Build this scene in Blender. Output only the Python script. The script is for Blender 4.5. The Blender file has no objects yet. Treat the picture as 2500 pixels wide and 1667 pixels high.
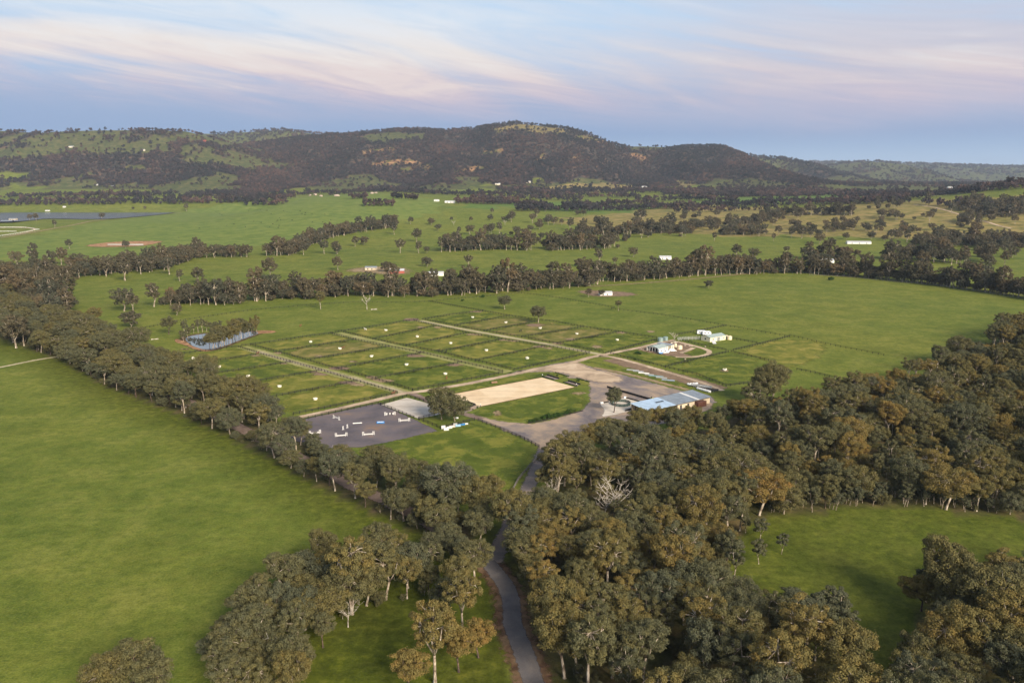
import bpy, bmesh, math, random
import numpy as np
from mathutils import Vector, Matrix
from mathutils.geometry import tessellate_polygon

R = math.radians
random.seed(7)
rng = np.random.default_rng(7)
scene = bpy.context.scene
COL = scene.collection

# ------------------------------------------------------------------ camera, sky, sun, exposure
CAM_H, FPX, HORIZON = 104.0, 1950.0, 450.0          # metres above the paddocks; focal length and horizon row of the 2500 px photo
PITCH = math.atan((833.5 - HORIZON) / FPX)
cam_d = bpy.data.cameras.new('camera')
cam_d.sensor_width = 36.0
cam_d.lens = 36.0 * FPX / 2500.0
cam_d.clip_end = 80000
cam = bpy.data.objects.new('camera', cam_d)
COL.objects.link(cam)
cam.location = (0, 0, CAM_H)
cam.rotation_euler = (math.pi / 2 - PITCH, 0, 0)
scene.camera = cam

EXPOSURE = 0.75
scene.view_settings.view_transform = 'Standard'
scene.view_settings.look = 'None'
scene.view_settings.gamma = 1.0
scene.view_settings.exposure = EXPOSURE
scene.view_settings.use_curve_mapping = False
scene.cycles.use_denoising = True
scene.cycles.max_bounces = 5
scene.cycles.diffuse_bounces = 2
scene.cycles.glossy_bounces = 3
scene.cycles.transparent_max_bounces = 24
scene.cycles.volume_bounces = 0
scene.cycles.sample_clamp_indirect = 4.0

SUN_EL, SUN_AZ = 27.0, 148.0      # azimuth clockwise from the view direction: low sun behind the camera, to its right
sun_d = bpy.data.lights.new('sun', 'SUN')
sun_d.energy = 4.2
sun_d.angle = R(26)
sun_d.color = (1.0, 0.87, 0.70)
sun = bpy.data.objects.new('sun', sun_d)
COL.objects.link(sun)
sdir = Vector((math.sin(R(SUN_AZ)) * math.cos(R(SUN_EL)), math.cos(R(SUN_AZ)) * math.cos(R(SUN_EL)), math.sin(R(SUN_EL))))
sun.rotation_euler = (-sdir).to_track_quat('-Z', 'Y').to_euler()
sun.location = (0, 0, 500)


def lin(r, g, b):
    f = lambda c: c / 255 / 12.92 if c / 255 <= 0.04045 else ((c / 255 + 0.055) / 1.055) ** 2.4
    return (f(r), f(g), f(b), 1.0)


class NT:
    """small node-tree writer"""
    def __init__(s, tree):
        s.t = tree; s.n = tree.nodes; s.l = tree.links
    def new(s, typ, **kw):
        nd = s.n.new(typ)
        for k, v in kw.items():
            if k.startswith('i_'):
                key = k[2:]; key = int(key) if key.isdigit() else key.replace('_', ' ')
                s.put(nd.inputs[key], v)
            else:
                setattr(nd, k, v)
        return nd
    def put(s, sock, v):
        if isinstance(v, bpy.types.NodeSocket): s.l.new(v, sock)
        else: sock.default_value = v
    def math(s, op, a, b=0.0, c=0.0, clamp=False):
        nd = s.n.new('ShaderNodeMath'); nd.operation = op; nd.use_clamp = clamp
        for i, v in enumerate((a, b, c)): s.put(nd.inputs[i], v)
        return nd.outputs[0]
    def mix(s, fac, a, b, blend='MIX'):
        nd = s.n.new('ShaderNodeMix'); nd.data_type = 'RGBA'; nd.blend_type = blend
        s.put(nd.inputs[0], fac); s.put(nd.inputs[6], a); s.put(nd.inputs[7], b)
        return nd.outputs[2]
    def ramp(s, fac, stops, interp='LINEAR'):
        nd = s.n.new('ShaderNodeValToRGB'); cr = nd.color_ramp; cr.interpolation = interp
        while len(cr.elements) > 1: cr.elements.remove(cr.elements[-1])
        for i, (p, c) in enumerate(stops):
            e = cr.elements[0] if i == 0 else cr.elements.new(p)
            e.position = p; e.color = c if not isinstance(c, (int, float)) else (c, c, c, 1)
        s.put(nd.inputs[0], fac)
        return nd.outputs[0]
    def nramp(s, fac, stops):
        return s.ramp(fac, [(min(max(0.5 + (p - 0.5) * 0.58, 0), 1), c) for p, c in stops])
    def noise(s, vec, scale, detail=4.0, rough=0.55, dist=0.0):
        nd = s.n.new('ShaderNodeTexNoise')
        if vec is not None: s.l.new(vec, nd.inputs['Vector'])
        nd.inputs['Scale'].default_value = scale; nd.inputs['Detail'].default_value = detail
        nd.inputs['Roughness'].default_value = rough; nd.inputs['Distortion'].default_value = dist
        return nd.outputs[0]
    def mapr(s, v, a, b, c=0.0, d=1.0, smooth=False):
        nd = s.n.new('ShaderNodeMapRange'); nd.clamp = True
        if smooth: nd.interpolation_type = 'SMOOTHSTEP'
        for i, x in enumerate((v, a, b, c, d)): s.put(nd.inputs[i], x)
        return nd.outputs[0]
    def attr(s, name, typ='GEOMETRY'):
        nd = s.n.new('ShaderNodeAttribute'); nd.attribute_name = name; nd.attribute_type = typ
        return nd


# sky: Nishita overhead, a lavender dawn band with pink and cream cirrus lower down
def sky_col(r, g, b):
    c = lin(r, g, b); k = 2 ** -EXPOSURE
    return (c[0] * k, c[1] * k, c[2] * k, 1)
world = bpy.data.worlds.new('World'); scene.world = world; world.use_nodes = True
world.node_tree.nodes.clear()
W = NT(world.node_tree)
tc = W.new('ShaderNodeTexCoord')
sep = W.new('ShaderNodeSeparateXYZ'); W.l.new(tc.outputs['Generated'], sep.inputs[0])
X_, Y_, Z_ = sep.outputs
nish = W.new('ShaderNodeTexSky', sky_type='NISHITA', sun_disc=False)
nish.sun_elevation = R(SUN_EL); nish.sun_rotation = R(SUN_AZ); nish.altitude = 300; nish.air_density = 1.2; nish.dust_density = 1.5
nsc = W.new('ShaderNodeVectorMath', operation='SCALE'); W.l.new(nish.outputs[0], nsc.inputs[0]); nsc.inputs['Scale'].default_value = 0.062
band = W.ramp(Z_, [(0.0, sky_col(172, 194, 222)), (0.03, sky_col(164, 190, 220)), (0.058, sky_col(143, 168, 206)), (0.095, sky_col(158, 178, 211)),
                   (0.14, sky_col(186, 208, 236)), (0.185, sky_col(190, 218, 245)), (0.32, sky_col(176, 208, 244)), (1.0, sky_col(160, 195, 240))])
clear = W.mix(W.mapr(Z_, 0.22, 0.5, 0.0, 0.95, True), band, nsc.outputs[0])
# cirrus: long streaks seen in perspective on a high layer, leaning from upper left to lower right
zz = W.math('ADD', Z_, W.math('MULTIPLY', X_, 0.16))
zs = W.math('MULTIPLY', zz, 7.5)
cv = W.new('ShaderNodeCombineXYZ'); W.put(cv.inputs[0], W.math('MULTIPLY', X_, 1.4)); W.put(cv.inputs[1], W.math('MULTIPLY', Y_, 1.4)); W.put(cv.inputs[2], zs)
n1 = W.noise(cv.outputs[0], 1.15, 7, 0.54, 0.9)
cv2 = W.new('ShaderNodeCombineXYZ'); W.put(cv2.inputs[0], W.math('MULTIPLY', X_, 2.6)); W.put(cv2.inputs[1], W.math('MULTIPLY', Y_, 2.6)); W.put(cv2.inputs[2], W.math('MULTIPLY', zz, 26.0))
n2 = W.noise(cv2.outputs[0], 1.7, 8, 0.66, 1.3)
env = W.mapr(W.math('ADD', Z_, W.math('MULTIPLY', W.math('SUBTRACT', n1, 0.5), 0.09)), W.mapr(X_, 0.0, 0.35, 0.068, 0.05, True), W.mapr(X_, 0.0, 0.35, 0.118, 0.10, True), 0, 1, True)
rightward = W.mapr(X_, 0.05, 0.42, 0.0, 0.09, True)
veil = W.mapr(W.math('ADD', rightward, W.math('ADD', W.math('MULTIPLY', n1, 0.76), W.math('MULTIPLY', n2, 0.24))), 0.40, 0.60, 0, 1, True)
hi = W.mapr(Z_, 0.15, 0.23, 1.0, 0.45, True)
cl = W.math('MULTIPLY', W.math('MULTIPLY', env, veil), hi)
ccol = W.ramp(W.math('ADD', Z_, W.math('MULTIPLY', W.math('SUBTRACT', n2, 0.5), 0.10)),
              [(0.05, sky_col(166, 176, 206)), (0.085, sky_col(190, 186, 208)), (0.105, sky_col(213, 198, 208)), (0.125, sky_col(236, 218, 213)), (0.15, sky_col(243, 233, 226)), (0.19, sky_col(242, 242, 243)), (0.5, sky_col(240, 242, 246))])
mauve = W.mix(W.math('MULTIPLY', W.mapr(X_, -0.15, 0.3, 0.0, 0.85, True), W.mapr(n1, 0.42, 0.66, 1.0, 0.2, True)), ccol, sky_col(192, 191, 210))
skyc = W.mix(W.math('MULTIPLY', cl, 0.92), clear, mauve)
bg = W.new('ShaderNodeBackground'); W.l.new(skyc, bg.inputs[0]); bg.inputs[1].default_value = 1.0
wo = W.new('ShaderNodeOutputWorld'); W.l.new(bg.outputs[0], wo.inputs[0])


# ------------------------------------------------------------------ picture <-> place
CP, SP = math.cos(PITCH), math.sin(PITCH)
def ray(x, y):
    dx = (x - 1250) / FPX; dy = (833.5 - y) / FPX
    return dx, CP + dy * SP, -SP + dy * CP
def project(X, Y, Z):
    zc = Z - CAM_H
    d = Y * CP - zc * SP; u = Y * SP + zc * CP
    d = np.maximum(d, 1e-3)
    return 1250 + FPX * X / d, 833.5 - FPX * u / d

def vnoise(x, y, seed=0):
    x = np.asarray(x, float); y = np.asarray(y, float)
    xi = np.floor(x).astype(np.int64); yi = np.floor(y).astype(np.int64)
    fx = x - xi; fy = y - yi
    fx = fx * fx * (3 - 2 * fx); fy = fy * fy * (3 - 2 * fy)
    def h(a, b):
        n = (a * 374761393 + b * 668265263 + seed * 1442695041) & 0x7fffffff
        n = ((n ^ (n >> 13)) * 1274126177) & 0x7fffffff
        return ((n ^ (n >> 16)) & 0xffff) / 65535.0
    return (h(xi, yi) * (1 - fx) + h(xi + 1, yi) * fx) * (1 - fy) + (h(xi, yi + 1) * (1 - fx) + h(xi + 1, yi + 1) * fx) * fy
def fbm(x, y, seed=0, o=4):
    s = 0; a = 0.5; t = 0
    for i in range(o):
        s = s + a * vnoise(np.asarray(x) * 2 ** i, np.asarray(y) * 2 ** i, seed + i * 17); t += a; a *= 0.5
    return s / t
def sstep(t):
    t = np.clip(t, 0, 1); return t * t * (3 - 2 * t)

BASE_Y = [-1e5, 900, 1300, 1700, 2200, 2800, 3400, 4000, 9000, 60000]
BASE_Z = [0, 0, 5, 17, 34, 60, 88, 102, 80, 70]
RIDGES = [  # skyline points in the photo, crest distance, foot distance, fall behind
    ([(-900, 320), (-300, 316), (0, 320), (90, 325), (163, 321), (235, 319), (372, 318), (452, 321), (500, 333), (560, 352), (620, 376), (680, 402), (740, 430), (800, 450)], 4100, 3250, 1500),
    ([(-600, 330), (300, 330), (480, 327), (542, 326), (620, 321), (687, 317), (759, 326), (850, 329), (950, 330), (1024, 315), (1071, 322), (1180, 335), (1500, 420)], 6400, 4700, 3000),
    ([(300, 440), (480, 385), (600, 355), (720, 338), (800, 330), (854, 328), (908, 323), (973, 317), (1071, 319), (1161, 314), (1208, 306), (1255, 301), (1306, 306), (1360, 311), (1414, 320), (1450, 333), (1487, 347), (1515, 358), (1577, 358), (1650, 361), (1690, 357), (1740, 357), (1769, 361), (1802, 375), (1838, 400), (1874, 425), (1915, 446), (1990, 470)], 4900, 3500, 2200),
    ([(1500, 385), (1700, 377), (1809, 379), (1867, 384), (1939, 390), (1975, 402), (2011, 417), (2060, 436), (2120, 455)], 6200, 4900, 1800),
    ([(1950, 425), (2000, 410), (2066, 399), (2120, 394), (2174, 398), (2199, 407), (2246, 432), (2290, 446), (2340, 455)], 7600, 6000, 1600),
    ([(1500, 396), (1900, 397), (1964, 397), (2029, 397), (2199, 399), (2337, 404), (2420, 406), (2500, 410), (2800, 408), (3600, 412)], 10500, 7600, 6000),
]
RW = []
for tab, D, foot, back in RIDGES:
    xs, zs_ = [], []
    for (x, y) in tab:
        d = ray(x, y); t = D / d[1]
        xs.append(d[0] * t); zs_.append(CAM_H + d[2] * t)
    RW.append((xs, zs_, D, foot, back))
LAKE_Z = 24.0
def height(X, Y):
    X = np.asarray(X, float); Y = np.asarray(Y, float)
    z = np.interp(Y, BASE_Y, BASE_Z)
    far = sstep((Y - 950) / 500)
    z = z + far * (fbm(X / 420, Y / 420, 3) - 0.5) * 16 * sstep((Y - 1100) / 1200)
    # the green rise left of centre
    cx = np.interp(X, [-1400, -900, -700, -520, -430, -330, -200, 0, 300], [0, 4, 14, 28, 36, 38, 26, 10, 0])
    z = z + cx * np.exp(-((Y - 2150) / 520.0) ** 2)
    # the dry rise on the right
    z = z + 58 * np.exp(-((X - 1500) / 620.0) ** 2 - ((Y - 1950) / 520.0) ** 2)
    z = z + 30 * np.exp(-((X - 1330) / 200.0) ** 2 - ((Y - 2000) / 200.0) ** 2)
    # the lake basin
    bas = sstep((-X - 560) / 220) * sstep((Y - 1450) / 220) * sstep((2550 - Y) / 250)
    z = z * (1 - bas) + np.minimum(z, LAKE_Z - 1.2) * bas
    base = z
    for (xs, zs_, D, foot, back) in RW:
        f = foot + (fbm(X / 700, X * 0 + D, int(D), 3) - 0.5) * (D - foot) * 0.6
        t = np.clip((Y - f) / (D - f), 0, 1)
        pr = 0.55 * t ** 1.25 + 0.45 * sstep(t)
        pr = np.where(Y > D, 1 - sstep((Y - D) / back) * 0.9, pr)
        zc = np.interp(X, xs, zs_)
        ends = sstep((X - xs[0]) / 300 + 1) * sstep((xs[-1] - X) / 300 + 1)
        gul = (1 - np.abs(2 * fbm(X / 330 + Y / 2600, Y / 900, int(D) + 5, 4) - 1)) - 0.72
        rz = base + np.maximum(zc - base, 0) * pr * ends + gul * (zc - 60) * 0.34 * 4 * t * (1 - t) * (t < 1)
        z = np.maximum(z, np.where(t > 0, rz, base))
    return z
# the land as a grid: rows closer together near the farm, wider with distance; objects stand on this same grid
GY = np.concatenate([np.arange(-400, 100, 25), np.arange(100, 900, 6), np.arange(900, 2900, 12), np.arange(2900, 5300, 20), np.arange(5300, 11000, 60), np.arange(11000, 40001, 1000)]).astype(float)
GU = np.linspace(-1, 1, 441)
GHW = 320 + 0.82 * np.maximum(GY, 0)
GX = GHW[:, None] * GU[None, :]
GZ = height(GX, np.repeat(GY[:, None], len(GU), 1))
def hgrid(x, y):
    x = np.asarray(x, float); y = np.asarray(y, float)
    i = np.clip(np.searchsorted(GY, y) - 1, 0, len(GY) - 2); t = np.clip((y - GY[i]) / (GY[i + 1] - GY[i]), 0, 1)
    u = np.clip((x / (320 + 0.82 * np.maximum(y, 0)) + 1) * 0.5 * (len(GU) - 1), 0, len(GU) - 1.001); j = u.astype(int); s = u - j
    return (GZ[i, j] * (1 - s) + GZ[i, j + 1] * s) * (1 - t) + (GZ[i + 1, j] * (1 - s) + GZ[i + 1, j + 1] * s) * t
def h1(x, y): return float(hgrid(np.array([x]), np.array([y]))[0])

def Gz(x, y, z=0.0):
    d = ray(x, y); t = (z - CAM_H) / d[2]
    return Vector((d[0] * t, d[1] * t, z))
def G(x, y):
    """where the sight line through photo pixel (x, y) meets the land"""
    d = ray(x, y)
    if d[2] < -0.02:
        t = -CAM_H / d[2]
        if d[1] * t < 900: return Vector((d[0] * t, d[1] * t, 0.0))
    ts = np.concatenate([np.arange(850, 6000, 12), np.arange(6000, 14000, 40)])
    zz_ = CAM_H + d[2] * ts; hh = hgrid(d[0] * ts, d[1] * ts)
    k = np.argmax(zz_ < hh)
    if zz_[k] >= hh[k]: k = len(ts) - 1
    a, b = ts[max(k - 1, 0)], ts[k]
    for _ in range(12):
        m = (a + b) / 2
        if CAM_H + d[2] * m < h1(d[0] * m, d[1] * m): b = m
        else: a = m
    return Vector((d[0] * b, d[1] * b, h1(d[0] * b, d[1] * b)))

def inpoly(px, py, poly):
    px = np.asarray(px); py = np.asarray(py); r = np.zeros(px.shape, bool)
    n = len(poly)
    for i in range(n):
        x1, y1 = poly[i][0], poly[i][1]; x2, y2 = poly[(i + 1) % n][0], poly[(i + 1) % n][1]
        if y1 == y2: continue
        c = ((y1 > py) != (y2 > py)) & (px < (x2 - x1) * (py - y1) / (y2 - y1) + x1)
        r ^= c
    return r

# frames of enlarged views that were used to measure: origin x, origin y, scale
Z1 = (0, 280, 2.767); Z2 = (800, 280, 2.767); Z3 = (1650, 280, 2.767); Z4 = (0, 600, 2.767)
Z5 = (800, 650, 3.36); Z6 = (1350, 650, 3.36); Z7 = (1900, 600, 3.92); Z8 = (700, 880, 3.36)
Z12 = (400, 760, 3.92); ZH = (1550, 780, 7.84); ZL = (1250, 880, 3.92); ZD = (1050, 900, 5.88); ZB = (1000, 1100, 2.765); ZC = (450, 1267, 3.92)
ZW = (1400, 930, 5.88)
def P(z, *pts): return [(z[0] + u / z[2], z[1] + v / z[2]) for (u, v) in pts]
def GP(z, *pts): return [G(*p) for p in P(z, *pts)]


# ------------------------------------------------------------------ materials
MATS = {}
def mat(name, col, rough=0.7, metal=0.0, var=0.12, scale=1.5, spec=0.3):
    if name in MATS: return MATS[name]
    m = bpy.data.materials.new(name); m.use_nodes = True; m.node_tree.nodes.clear(); N = NT(m.node_tree)
    t = N.new('ShaderNodeTexCoord')
    n = N.noise(t.outputs['Object'], scale, 4)
    c = (col[0], col[1], col[2], 1)
    dk = tuple(max(0, v * (1 - 2 * var)) for v in col[:3]) + (1,); lt = tuple(min(1, v * (1 + var)) for v in col[:3]) + (1,)
    cc = N.nramp(n, [(0.3, dk), (0.5, c), (0.72, lt)])
    b = N.new('ShaderNodeBsdfPrincipled'); N.l.new(cc, b.inputs['Base Color'])
    b.inputs['Roughness'].default_value = rough; b.inputs['Metallic'].default_value = metal; b.inputs['Specular IOR Level'].default_value = spec
    o = N.new('ShaderNodeOutputMaterial'); N.l.new(b.outputs[0], o.inputs[0])
    MATS[name] = m; return m

def ground_material():
    m = bpy.data.materials.new('pasture'); m.use_nodes = True; m.node_tree.nodes.clear(); N = NT(m.node_tree)
    g = N.new('ShaderNodeNewGeometry'); p = g.outputs['Position']
    big = N.noise(p, 0.006, 5, 0.6); mid = N.noise(p, 0.045, 6, 0.62, 0.4); fine = N.noise(p, 0.33, 6, 0.68); tuft = N.noise(p, 1.7, 4, 0.7); patch = N.noise(p, 0.13, 6, 0.72)
    grass = N.nramp(mid, [(0.26, lin(78, 92, 32)), (0.42, lin(97, 109, 40)), (0.55, lin(112, 121, 49)), (0.72, lin(133, 134, 64))])
    bigc = N.nramp(big, [(0.3, lin(84, 106, 42)), (0.5, lin(103, 117, 47)), (0.7, lin(124, 126, 54))])
    c = N.mix(0.45, grass, bigc)
    c = N.mix(N.mapr(fine, 0.36, 0.62, 0.6, 0.0), c, lin(66, 80, 24))
    c = N.mix(N.mapr(patch, 0.44, 0.70, 0.0, 0.3), c, lin(138, 134, 60))
    c = N.mix(N.mapr(patch, 0.48, 0.26, 0.0, 0.35), c, lin(66, 80, 26))
    c = N.mix(N.mapr(tuft, 0.5, 0.68, 0, 0.4), c, lin(136, 138, 66))
    c = N.mix(N.mapr(tuft, 0.48, 0.32, 0, 0.45), c, lin(44, 58, 18))
    lush = N.attr('lush').outputs['Fac']
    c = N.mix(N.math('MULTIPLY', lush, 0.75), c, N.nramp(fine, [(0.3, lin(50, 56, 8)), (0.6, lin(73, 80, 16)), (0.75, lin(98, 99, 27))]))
    crop = N.attr('crop').outputs['Fac']
    c = N.mix(crop, c, N.nramp(mid, [(0.3, lin(76, 102, 46)), (0.7, lin(94, 116, 50))]))
    hillg = N.attr('hill').outputs['Fac']
    c = N.mix(N.math('MULTIPLY', hillg, 0.7), c, N.nramp(mid, [(0.25, lin(88, 108, 48)), (0.5, lin(103, 121, 56)), (0.75, lin(119, 129, 64))]))
    slope = N.attr('slope').outputs['Fac']
    c = N.mix(N.math('MULTIPLY', slope, 0.85), c, N.nramp(mid, [(0.25, lin(58, 66, 40)), (0.5, lin(75, 80, 49)), (0.75, lin(102, 94, 64))]))
    dry = N.attr('dry').outputs['Fac']
    dn = N.math('MULTIPLY', dry, N.mapr(N.noise(p, 0.02, 5, 0.65), 0.25, 0.6, 0.55, 1.0))
    c = N.mix(dn, c, N.nramp(mid, [(0.25, lin(96, 92, 52)), (0.5, lin(136, 120, 74)), (0.75, lin(158, 134, 88))]))
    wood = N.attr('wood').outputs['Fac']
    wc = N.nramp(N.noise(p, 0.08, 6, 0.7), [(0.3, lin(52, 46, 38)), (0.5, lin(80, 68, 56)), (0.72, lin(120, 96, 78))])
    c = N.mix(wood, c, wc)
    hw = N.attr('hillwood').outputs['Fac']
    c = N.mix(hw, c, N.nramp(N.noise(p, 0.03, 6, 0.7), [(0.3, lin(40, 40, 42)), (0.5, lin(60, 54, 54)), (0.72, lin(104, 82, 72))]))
    rock = N.attr('rock').outputs['Fac']
    rc = N.nramp(N.noise(p, 0.05, 5, 0.7), [(0.35, lin(110, 84, 62)), (0.6, lin(160, 122, 88)), (0.75, lin(184, 148, 112))])
    c = N.mix(rock, c, rc)
    b = N.new('ShaderNodeBsdfPrincipled'); N.l.new(c, b.inputs['Base Color']); b.inputs['Roughness'].default_value = 0.95; b.inputs['Specular IOR Level'].default_value = 0.1
    hgt = N.math('ADD', N.math('MULTIPLY', fine, 0.5), N.math('MULTIPLY', tuft, 0.25))
    bp = N.new('ShaderNodeBump'); bp.inputs['Strength'].default_value = 0.8; bp.inputs['Distance'].default_value = 0.8; N.l.new(hgt, bp.inputs['Height'])
    N.l.new(bp.outputs[0], b.inputs['Normal'])
    o = N.new('ShaderNodeOutputMaterial'); N.l.new(b.outputs[0], o.inputs[0])
    return m

def sheet_material(name, stops, scale=0.12, fine_stops=None, edge_n=0.35, edge_amt=1.1, opac=1.0, rough=0.9, bump=0.15, fine_amt=0.5, harrow=None):
    """loose surface (gravel, sand, worn earth) whose rim breaks up into the grass: 'edge' runs 0 at the rim to 1 inside"""
    m = bpy.data.materials.new(name); m.use_nodes = True; m.node_tree.nodes.clear(); N = NT(m.node_tree)
    g = N.new('ShaderNodeNewGeometry'); p = g.outputs['Position']
    c = N.nramp(N.noise(p, scale, 6, 0.62, 0.5), stops)
    fi = N.noise(p, 2.6, 4, 0.7)
    if fine_stops: c = N.mix(N.math('MULTIPLY', N.mapr(N.noise(p, 0.5, 5, 0.7), 0.42, 0.6), fine_amt), c, N.nramp(fi, fine_stops))
    if harrow is not None:      # raked lines and hoof-worn patches along the length of the arena
        mp = N.new('ShaderNodeMapping'); N.l.new(p, mp.inputs[0]); mp.inputs['Rotation'].default_value = (0, 0, -harrow); mp.inputs['Scale'].default_value = (0.03, 1.0, 1.0)
        hn = N.noise(mp.outputs[0], 0.75, 5, 0.7, 0.3)
        c = N.mix(N.mapr(hn, 0.44, 0.62, 0, 0.45), c, N.mix(0.6, c, (0.16, 0.12, 0.09, 1)))
        c = N.mix(N.mapr(N.noise(p, 0.22, 5, 0.7), 0.5, 0.66, 0, 0.3), c, N.mix(0.5, c, (0.2, 0.15, 0.11, 1)))
    b = N.new('ShaderNodeBsdfPrincipled'); N.l.new(c, b.inputs['Base Color']); b.inputs['Roughness'].default_value = rough; b.inputs['Specular IOR Level'].default_value = 0.15
    bp = N.new('ShaderNodeBump'); bp.inputs['Strength'].default_value = 0.5; bp.inputs['Distance'].default_value = bump; N.l.new(fi, bp.inputs['Height']); N.l.new(bp.outputs[0], b.inputs['Normal'])
    e = N.attr('edge').outputs['Fac']
    en = N.math('MULTIPLY', N.math('SUBTRACT', N.noise(p, edge_n, 5, 0.65), 0.5), edge_amt * 2)
    a = N.mapr(N.math('ADD', e, N.math('MULTIPLY', en, N.math('SUBTRACT', 1.0, N.math('MULTIPLY', e, 0.55)))), 0.25, 0.75, 0, opac, True)
    a = N.math('MULTIPLY', a, N.mapr(e, 0.0, 0.12, 0, 1))
    tr = N.new('ShaderNodeBsdfTransparent'); mx = N.new('ShaderNodeMixShader')
    N.l.new(a, mx.inputs[0]); N.l.new(tr.outputs[0], mx.inputs[1]); N.l.new(b.outputs[0], mx.inputs[2])
    o = N.new('ShaderNodeOutputMaterial'); N.l.new(mx.outputs[0], o.inputs[0])
    MATS[name] = m; return m

def foliage_material(name, stops, young):
    m = bpy.data.materials.new(name); m.use_nodes = True; m.node_tree.nodes.clear(); N = NT(m.node_tree)
    t = N.new('ShaderNodeTexCoord'); ob = t.outputs['Object']
    ti = N.attr('tint', 'INSTANCER').outputs['Fac']
    n = N.noise(ob, 0.32, 3, 0.6)
    f = N.math('ADD', ti, N.math('MULTIPLY', N.math('SUBTRACT', n, 0.5), 0.9))
    c = N.ramp(f, stops)
    n2 = N.noise(ob, 1.6, 3, 0.7)
    c = N.mix(N.mapr(n2, 0.35, 0.7, 0.0, 0.55), c, N.mix(0.5, c, young))
    c = N.mix(N.mapr(n2, 0.5, 0.25, 0.0, 0.45), c, (0.02, 0.024, 0.012, 1))
    d = N.new('ShaderNodeBsdfDiffuse'); N.l.new(c, d.inputs[0])
    tl = N.new('ShaderNodeBsdfTranslucent'); N.l.new(N.mix(0.3, c, (0.12, 0.13, 0.03, 1)), tl.inputs[0])
    mx = N.new('ShaderNodeMixShader'); mx.inputs[0].default_value = 0.12
    N.l.new(d.outputs[0], mx.inputs[1]); N.l.new(tl.outputs[0], mx.inputs[2])
    o = N.new('ShaderNodeOutputMaterial'); N.l.new(mx.outputs[0], o.inputs[0])
    MATS[name] = m; return m

def bark_material(name, a, b_, c):
    m = bpy.data.materials.new(name); m.use_nodes = True; m.node_tree.nodes.clear(); N = NT(m.node_tree)
    t = N.new('ShaderNodeTexCoord')
    mp = N.new('ShaderNodeMapping'); N.l.new(t.outputs['Object'], mp.inputs[0]); mp.inputs['Scale'].default_value = (1, 1, 0.35)
    cc = N.nramp(N.noise(mp.outputs[0], 1.4, 5, 0.65), [(0.32, a), (0.5, b_), (0.68, c)])
    b = N.new('ShaderNodeBsdfPrincipled'); N.l.new(cc, b.inputs['Base Color']); b.inputs['Roughness'].default_value = 0.85
    o = N.new('ShaderNodeOutputMaterial'); N.l.new(b.outputs[0], o.inputs[0])
    MATS[name] = m; return m

LEAF = foliage_material('gum_leaves', [(0.0, (0.088, 0.100, 0.066, 1)), (0.25, (0.110, 0.110, 0.054, 1)), (0.5, (0.150, 0.130, 0.048, 1)), (0.72, (0.21, 0.152, 0.046, 1)), (1.0, (0.27, 0.142, 0.04, 1))], (0.25, 0.21, 0.10, 1))
LEAF_FAR = foliage_material('far_leaves', [(0.0, (0.030, 0.037, 0.040, 1)), (0.3, (0.050, 0.045, 0.050, 1)), (0.6, (0.082, 0.060, 0.060, 1)), (1.0, (0.17, 0.102, 0.082, 1))], (0.11, 0.088, 0.078, 1))
LEAF_MID = foliage_material('mid_leaves', [(0.0, (0.070, 0.078, 0.056, 1)), (0.3, (0.095, 0.088, 0.056, 1)), (0.6, (0.13, 0.105, 0.062, 1)), (1.0, (0.18, 0.125, 0.066, 1))], (0.17, 0.135, 0.085, 1))
BARK = bark_material('gum_bark', lin(100, 86, 72), lin(156, 142, 124), lin(200, 188, 170))
BARK_DK = bark_material('rough_bark', lin(44, 36, 30), lin(78, 64, 54), lin(120, 100, 84))
DEAD = bark_material('dead_wood', lin(128, 118, 106), lin(176, 166, 152), lin(212, 204, 192))


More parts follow.
